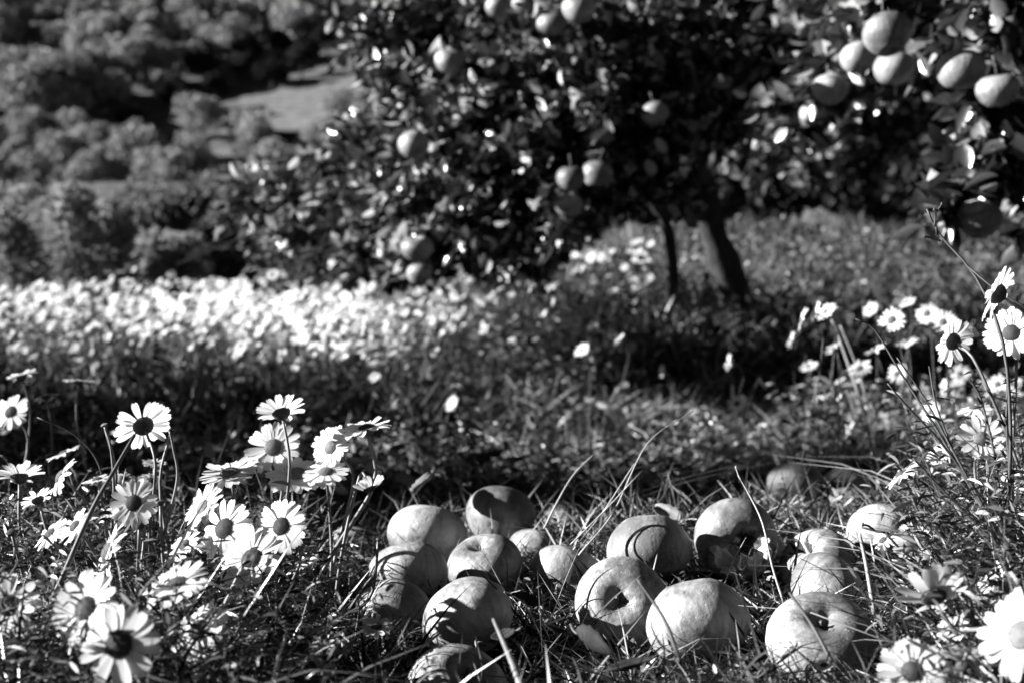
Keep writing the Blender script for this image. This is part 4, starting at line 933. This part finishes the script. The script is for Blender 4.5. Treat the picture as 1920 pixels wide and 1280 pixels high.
DL = [(985, 1128, 1.24, 62, 'dead_leaf', 'black curled leaf in the gap left of the deep-hollowed apple'), (945, 1190, 1.05, 50, 'dead_leaf', 'dark leaf under the smooth front apple'), (1110, 1212, 1.02, 120, 'dead_leaf', 'large dark twisted leaf below the deep-hollowed apple'), (1190, 1248, .98, 100, 'dead_leaf', 'dark crumpled leaf at the bottom, below the tapered apple'),
 (1040, 1180, 1.1, 46, 'dead_leaf', 'black leaf lying between the two front apples'), (795, 908, 1.75, 80, 'dead_pale', 'grey broad leaf in the shade behind the big round apple'), (1250, 968, 1.62, 80, 'dead_pale', 'pale broad leaf behind the finely dotted apple'), (1120, 1010, 1.5, 50, 'dead_pale', 'small pale leaf left of the finely dotted apple'),
 (1340, 1095, 1.3, 36, 'dead_pale', 'small pale leaf under the eaten shell'), (600, 1250, .98, 80, 'dead_leaf', 'dark leaf in the hollow at lower left of centre'), (1420, 1240, .98, 70, 'dead_leaf', 'dark leaf at the bottom left of the wrinkled apple'), (1480, 1225, 1.0, 50, 'dead_pale', 'small pale leaf before the wrinkled apple'), (885, 925, 1.9, 60, 'dead_leaf', 'dark leaf leaning on the dark apple at the back'),
 (1700, 1110, 1.15, 60, 'dead_pale', 'pale leaf under the daisy right of the heap'), (690, 1000, 1.6, 46, 'dead_leaf', 'dark leaf behind the small lone apple')]
for i, l in enumerate(DL): dead_leaf(l[0], l[1], l[2], l[3], M[l[4]], l[5], i, (random.uniform(-.5, .5), random.uniform(-.6, .6), random.uniform(0, 6.28)))

# ------------------------------------------------------------------ grass
def clear(X, Y, k=.86):
    ok = np.ones(len(X), bool)
    for ax, ay, az, ar in AP: ok &= (X - ax) ** 2 + (Y - ay) ** 2 > (ar * k) ** 2
    return ok
def spots(n, y0, y1, p0, p1, power=1.0):
    Y = np.sqrt(rnd(n, y0 * y0, y1 * y1)); px = rnd(n, p0, p1); return (px - 960) / F * Y, Y, px
def clump(X, Y, s):          # uneven tufts
    return .5 + .5 * np.sin(X * 41 * s + 2 * np.sin(Y * 23 * s)) * np.sin(Y * 37 * s + 1.7 * np.sin(X * 29 * s))
def lawn(n, y0, y1, p0, p1, lmin, lmax, wid, lean=(.2, .9), bend=.6, keep_clear=True, hfun=None, tuft=1.0):
    X, Y, px = spots(n, y0, y1, p0, p1); ok = rng.uniform(size=n) < .35 + .65 * clump(X, Y, tuft)
    if keep_clear: ok &= clear(X, Y)
    X, Y, px = X[ok], Y[ok], px[ok]; n = len(X); Z = gz(X, Y) - .004
    a = rnd(n, 0, 6.2832); ln = rnd(n, *lean); D = unit(np.stack([np.cos(a) * ln, np.sin(a) * ln, np.ones(n)], 1))
    # blades next to an apple lean away from it
    for ax, ay, az, ar in (AP if keep_clear else []):
        dx, dy = X - ax, Y - ay; r = np.sqrt(dx * dx + dy * dy); nearm = r < ar * 1.5
        D[nearm, 0] = dx[nearm] / r[nearm] * .8 + D[nearm, 0] * .5; D[nearm, 1] = dy[nearm] / r[nearm] * .8 + D[nearm, 1] * .5
    D = unit(D); L = rnd(n, lmin, lmax)
    for ax, ay, az, ar in (AP if keep_clear else []):      # grass pressed down in front of the fruit
        f = (Y < ay) & (ay - Y < 2.6 * ar) & (np.abs(X - ax) < ar * 1.05); L[f] *= .5
    if hfun is not None: L = L * hfun(px, Y)
    S = unit(np.cross(D, rdir(n))); c = np.stack([np.cos(a), np.sin(a), np.full(n, -.8)], 1) * (L * rnd(n, 0, bend))[:, None]
    V, Q = ribbons(np.stack([X, Y, Z], 1), D, S, L, rnd(n, .6, 1.2) * wid, BLADE, c, rnd(n, -1.5, 1.5)); return V, Q
def sprigs(n, y0, y1, p0, p1, hmin, hmax, per, ll, lw, keep_clear=True):
    X, Y, px = spots(n, y0, y1, p0, p1)
    if keep_clear: ok = clear(X, Y, 1.05); X, Y = X[ok], Y[ok]
    n = len(X); Z = gz(X, Y); h = rnd(n, hmin, hmax); tilt = rng.normal(0, .25, (n, 2))
    t = rnd((n, per), .1, 1.0); B = np.stack([X[:, None] + tilt[:, :1] * h[:, None] * t, Y[:, None] + tilt[:, 1:] * h[:, None] * t, Z[:, None] + h[:, None] * t], -1).reshape(-1, 3)
    D = rdir(n * per, -.1, .9); k = n * per
    V1 = ribbons(B, D, perp(D), rnd(k, .5, 1.1) * ll, rnd(k, .6, 1.1) * lw, LEAF, np.stack([np.zeros(k), np.zeros(k), -rnd(k, 0, .5) * ll], 1))
    D2 = np.stack([tilt[:, 0], tilt[:, 1], np.ones(n)], 1); P0 = np.stack([X, Y, Z - .005], 1)
    V2 = ribbons(P0, D2, perp(unit(D2)), h, np.full(n, lw * .18), [(0, 1), (.5, .8), (1, .5)]); return stack([V1, V2])
def hf(px, Y):
    side = sstep(1720, 1880, px) * 1.3 + sstep(640, 480, px) * .5
    return 1 + side + sstep(1.5, 1.75, Y) * (1 - sstep(1.9, 2.1, Y)) * .3
def low(px, Y): return .38 + .62 * sstep(2.5, 3.2, Y)
sets = [lawn(66000, .86, 2.3, -350, 2270, .018, .052, .0009, (.3, 1.8), 1.2, True, hf), lawn(20000, .88, 2.1, -350, 2270, .035, .085, .0011, (.1, 1.1), .9, True, hf), lawn(2200, .95, 2.0, -350, 2270, .05, .12, .0013, (.1, .9), .9, True, hf)]
V, Q = stack(sets)
tag(link('grass', mesh_np('grass', V, Q, [M['grass']])), 'short tangled grass around the fallen apples', 'grass', None, 'stuff')
V, Q = stack([lawn(50000, 2.0, 4.4, -500, 2400, .05, .13, .0025, (.3, 1.8), 1.2, True, low, .6), lawn(9000, 2.2, 4.2, -500, 2400, .1, .22, .0014, (.2, 1), .9, True, low, .6)])
tag(link('rough_grass', mesh_np('rough_grass', V, Q, [M['grass_rough']])), 'rough longer grass behind the apples', 'grass', None, 'stuff')
V, Q = stack([lawn(3500, 3.6, 8.0, -400, 760, .25, .46, .003, (.05, .5), .5, False, None, .3), lawn(34000, 3.6, 8.5, -500, 800, .12, .32, .0036, (.1, .7), .5, False, None, .3)])
tag(link('meadow_grass', mesh_np('meadow_grass', V, Q, [M['grass_tall']])), 'tall grass of the daisy meadow', 'grass', None, 'stuff')
V, Q = stack([lawn(60000, 8, 17, 600, 2500, .08, .24, .006, (.1, .8), .4, False, None, .2), lawn(20000, 8, 20, -400, 700, .1, .3, .008, (.1, .8), .4, False, None, .2)])
tag(link('orchard_grass', mesh_np('orchard_grass', V, Q, [M['grass_far']])), 'sunlit grass between the orchard trees', 'grass', None, 'stuff')
V, Q = stack([sprigs(1000, .88, 1.6, -300, 600, .03, .10, 18, .017, .0013), sprigs(700, .9, 1.9, 1690, 2200, .04, .13, 18, .018, .0013), sprigs(300, 1.3, 1.95, -300, 600, .05, .13, 20, .02, .0014), sprigs(320, 1.0, 2.2, 1740, 2200, .08, .2, 20, .02, .0015), sprigs(260, .9, 1.6, 640, 1650, .01, .03, 8, .012, .0018), sprigs(700, 1.7, 2.6, -400, 2300, .02, .06, 12, .014, .002), sprigs(900, 2.6, 3.6, -400, 2300, .05, .15, 14, .02, .003)])
tag(link('weed_foliage', mesh_np('weed_foliage', V, Q, [M['weed']])), 'small leafy weeds under the daisies', 'weeds', None, 'stuff')
V, Q = stack([sprigs(2600, 3.5, 8.2, -500, 800, .12, .3, 12, .03, .006, False), sprigs(2200, 4.2, 8.2, 700, 2200, .10, .26, 12, .03, .006, False)])
tag(link('meadow_foliage', mesh_np('meadow_foliage', V, Q, [M['grass_tall']])), 'leafy flower stems of the meadow', 'weeds', None, 'stuff')

n = 2600; X, Y, px = spots(n, 2.3, 4.6, -300, 2200); ok = clear(X, Y, 1.2); X, Y = X[ok], Y[ok]; n = len(X)
D = unit(rdir(n, -.15, .5)); nrm = rdir(n, .2, 1); L = rnd(n, .018, .05)
V, Q = ribbons(np.stack([X, Y, gz(X, Y) + rnd(n, .01, .09)], 1), D, unit(np.cross(D, nrm)), L, L * rnd(n, .18, .3), LEAF, np.stack([np.zeros(n), np.zeros(n), rnd(n, -.5, .3) * L], 1), None, .3)
tag(link('leaf_litter', mesh_np('leaf_litter', V, Q, [M['litter']])), 'scattered dry leaves caught in the rough grass', 'leaf litter', None, 'stuff')

V, Q = stack([lawn(16000, 3.05, 4.5, 640, 2100, .05, .15, .0030, (.4, 2.0), 1.3, True, None, .5), lawn(5000, 2.7, 3.8, 1480, 2200, .08, .24, .0024, (.1, 1.0), .9, True, None, .5), sprigs(380, 2.6, 3.7, 1480, 2150, .08, .24, 14, .03, .005), lawn(1500, 3.1, 4.3, 700, 2000, .12, .26, .0016, (.5, 1.6), .9, True, None, .5)])
tag(link('dry_grass', mesh_np('dry_grass', V, Q, [M['grass_dry']])), 'matted dry sunlit grass beyond the dark hollow', 'grass', None, 'stuff')

V, Q = lawn(30000, 4.2, 8.5, 700, 2300, .07, .20, .0036, (.1, .9), .5, False, None, .3)
tag(link('bank_grass', mesh_np('bank_grass', V, Q, [M['grass_sun_painted']])), 'grass of the rising bank under the apple trees', 'grass', None, 'stuff')
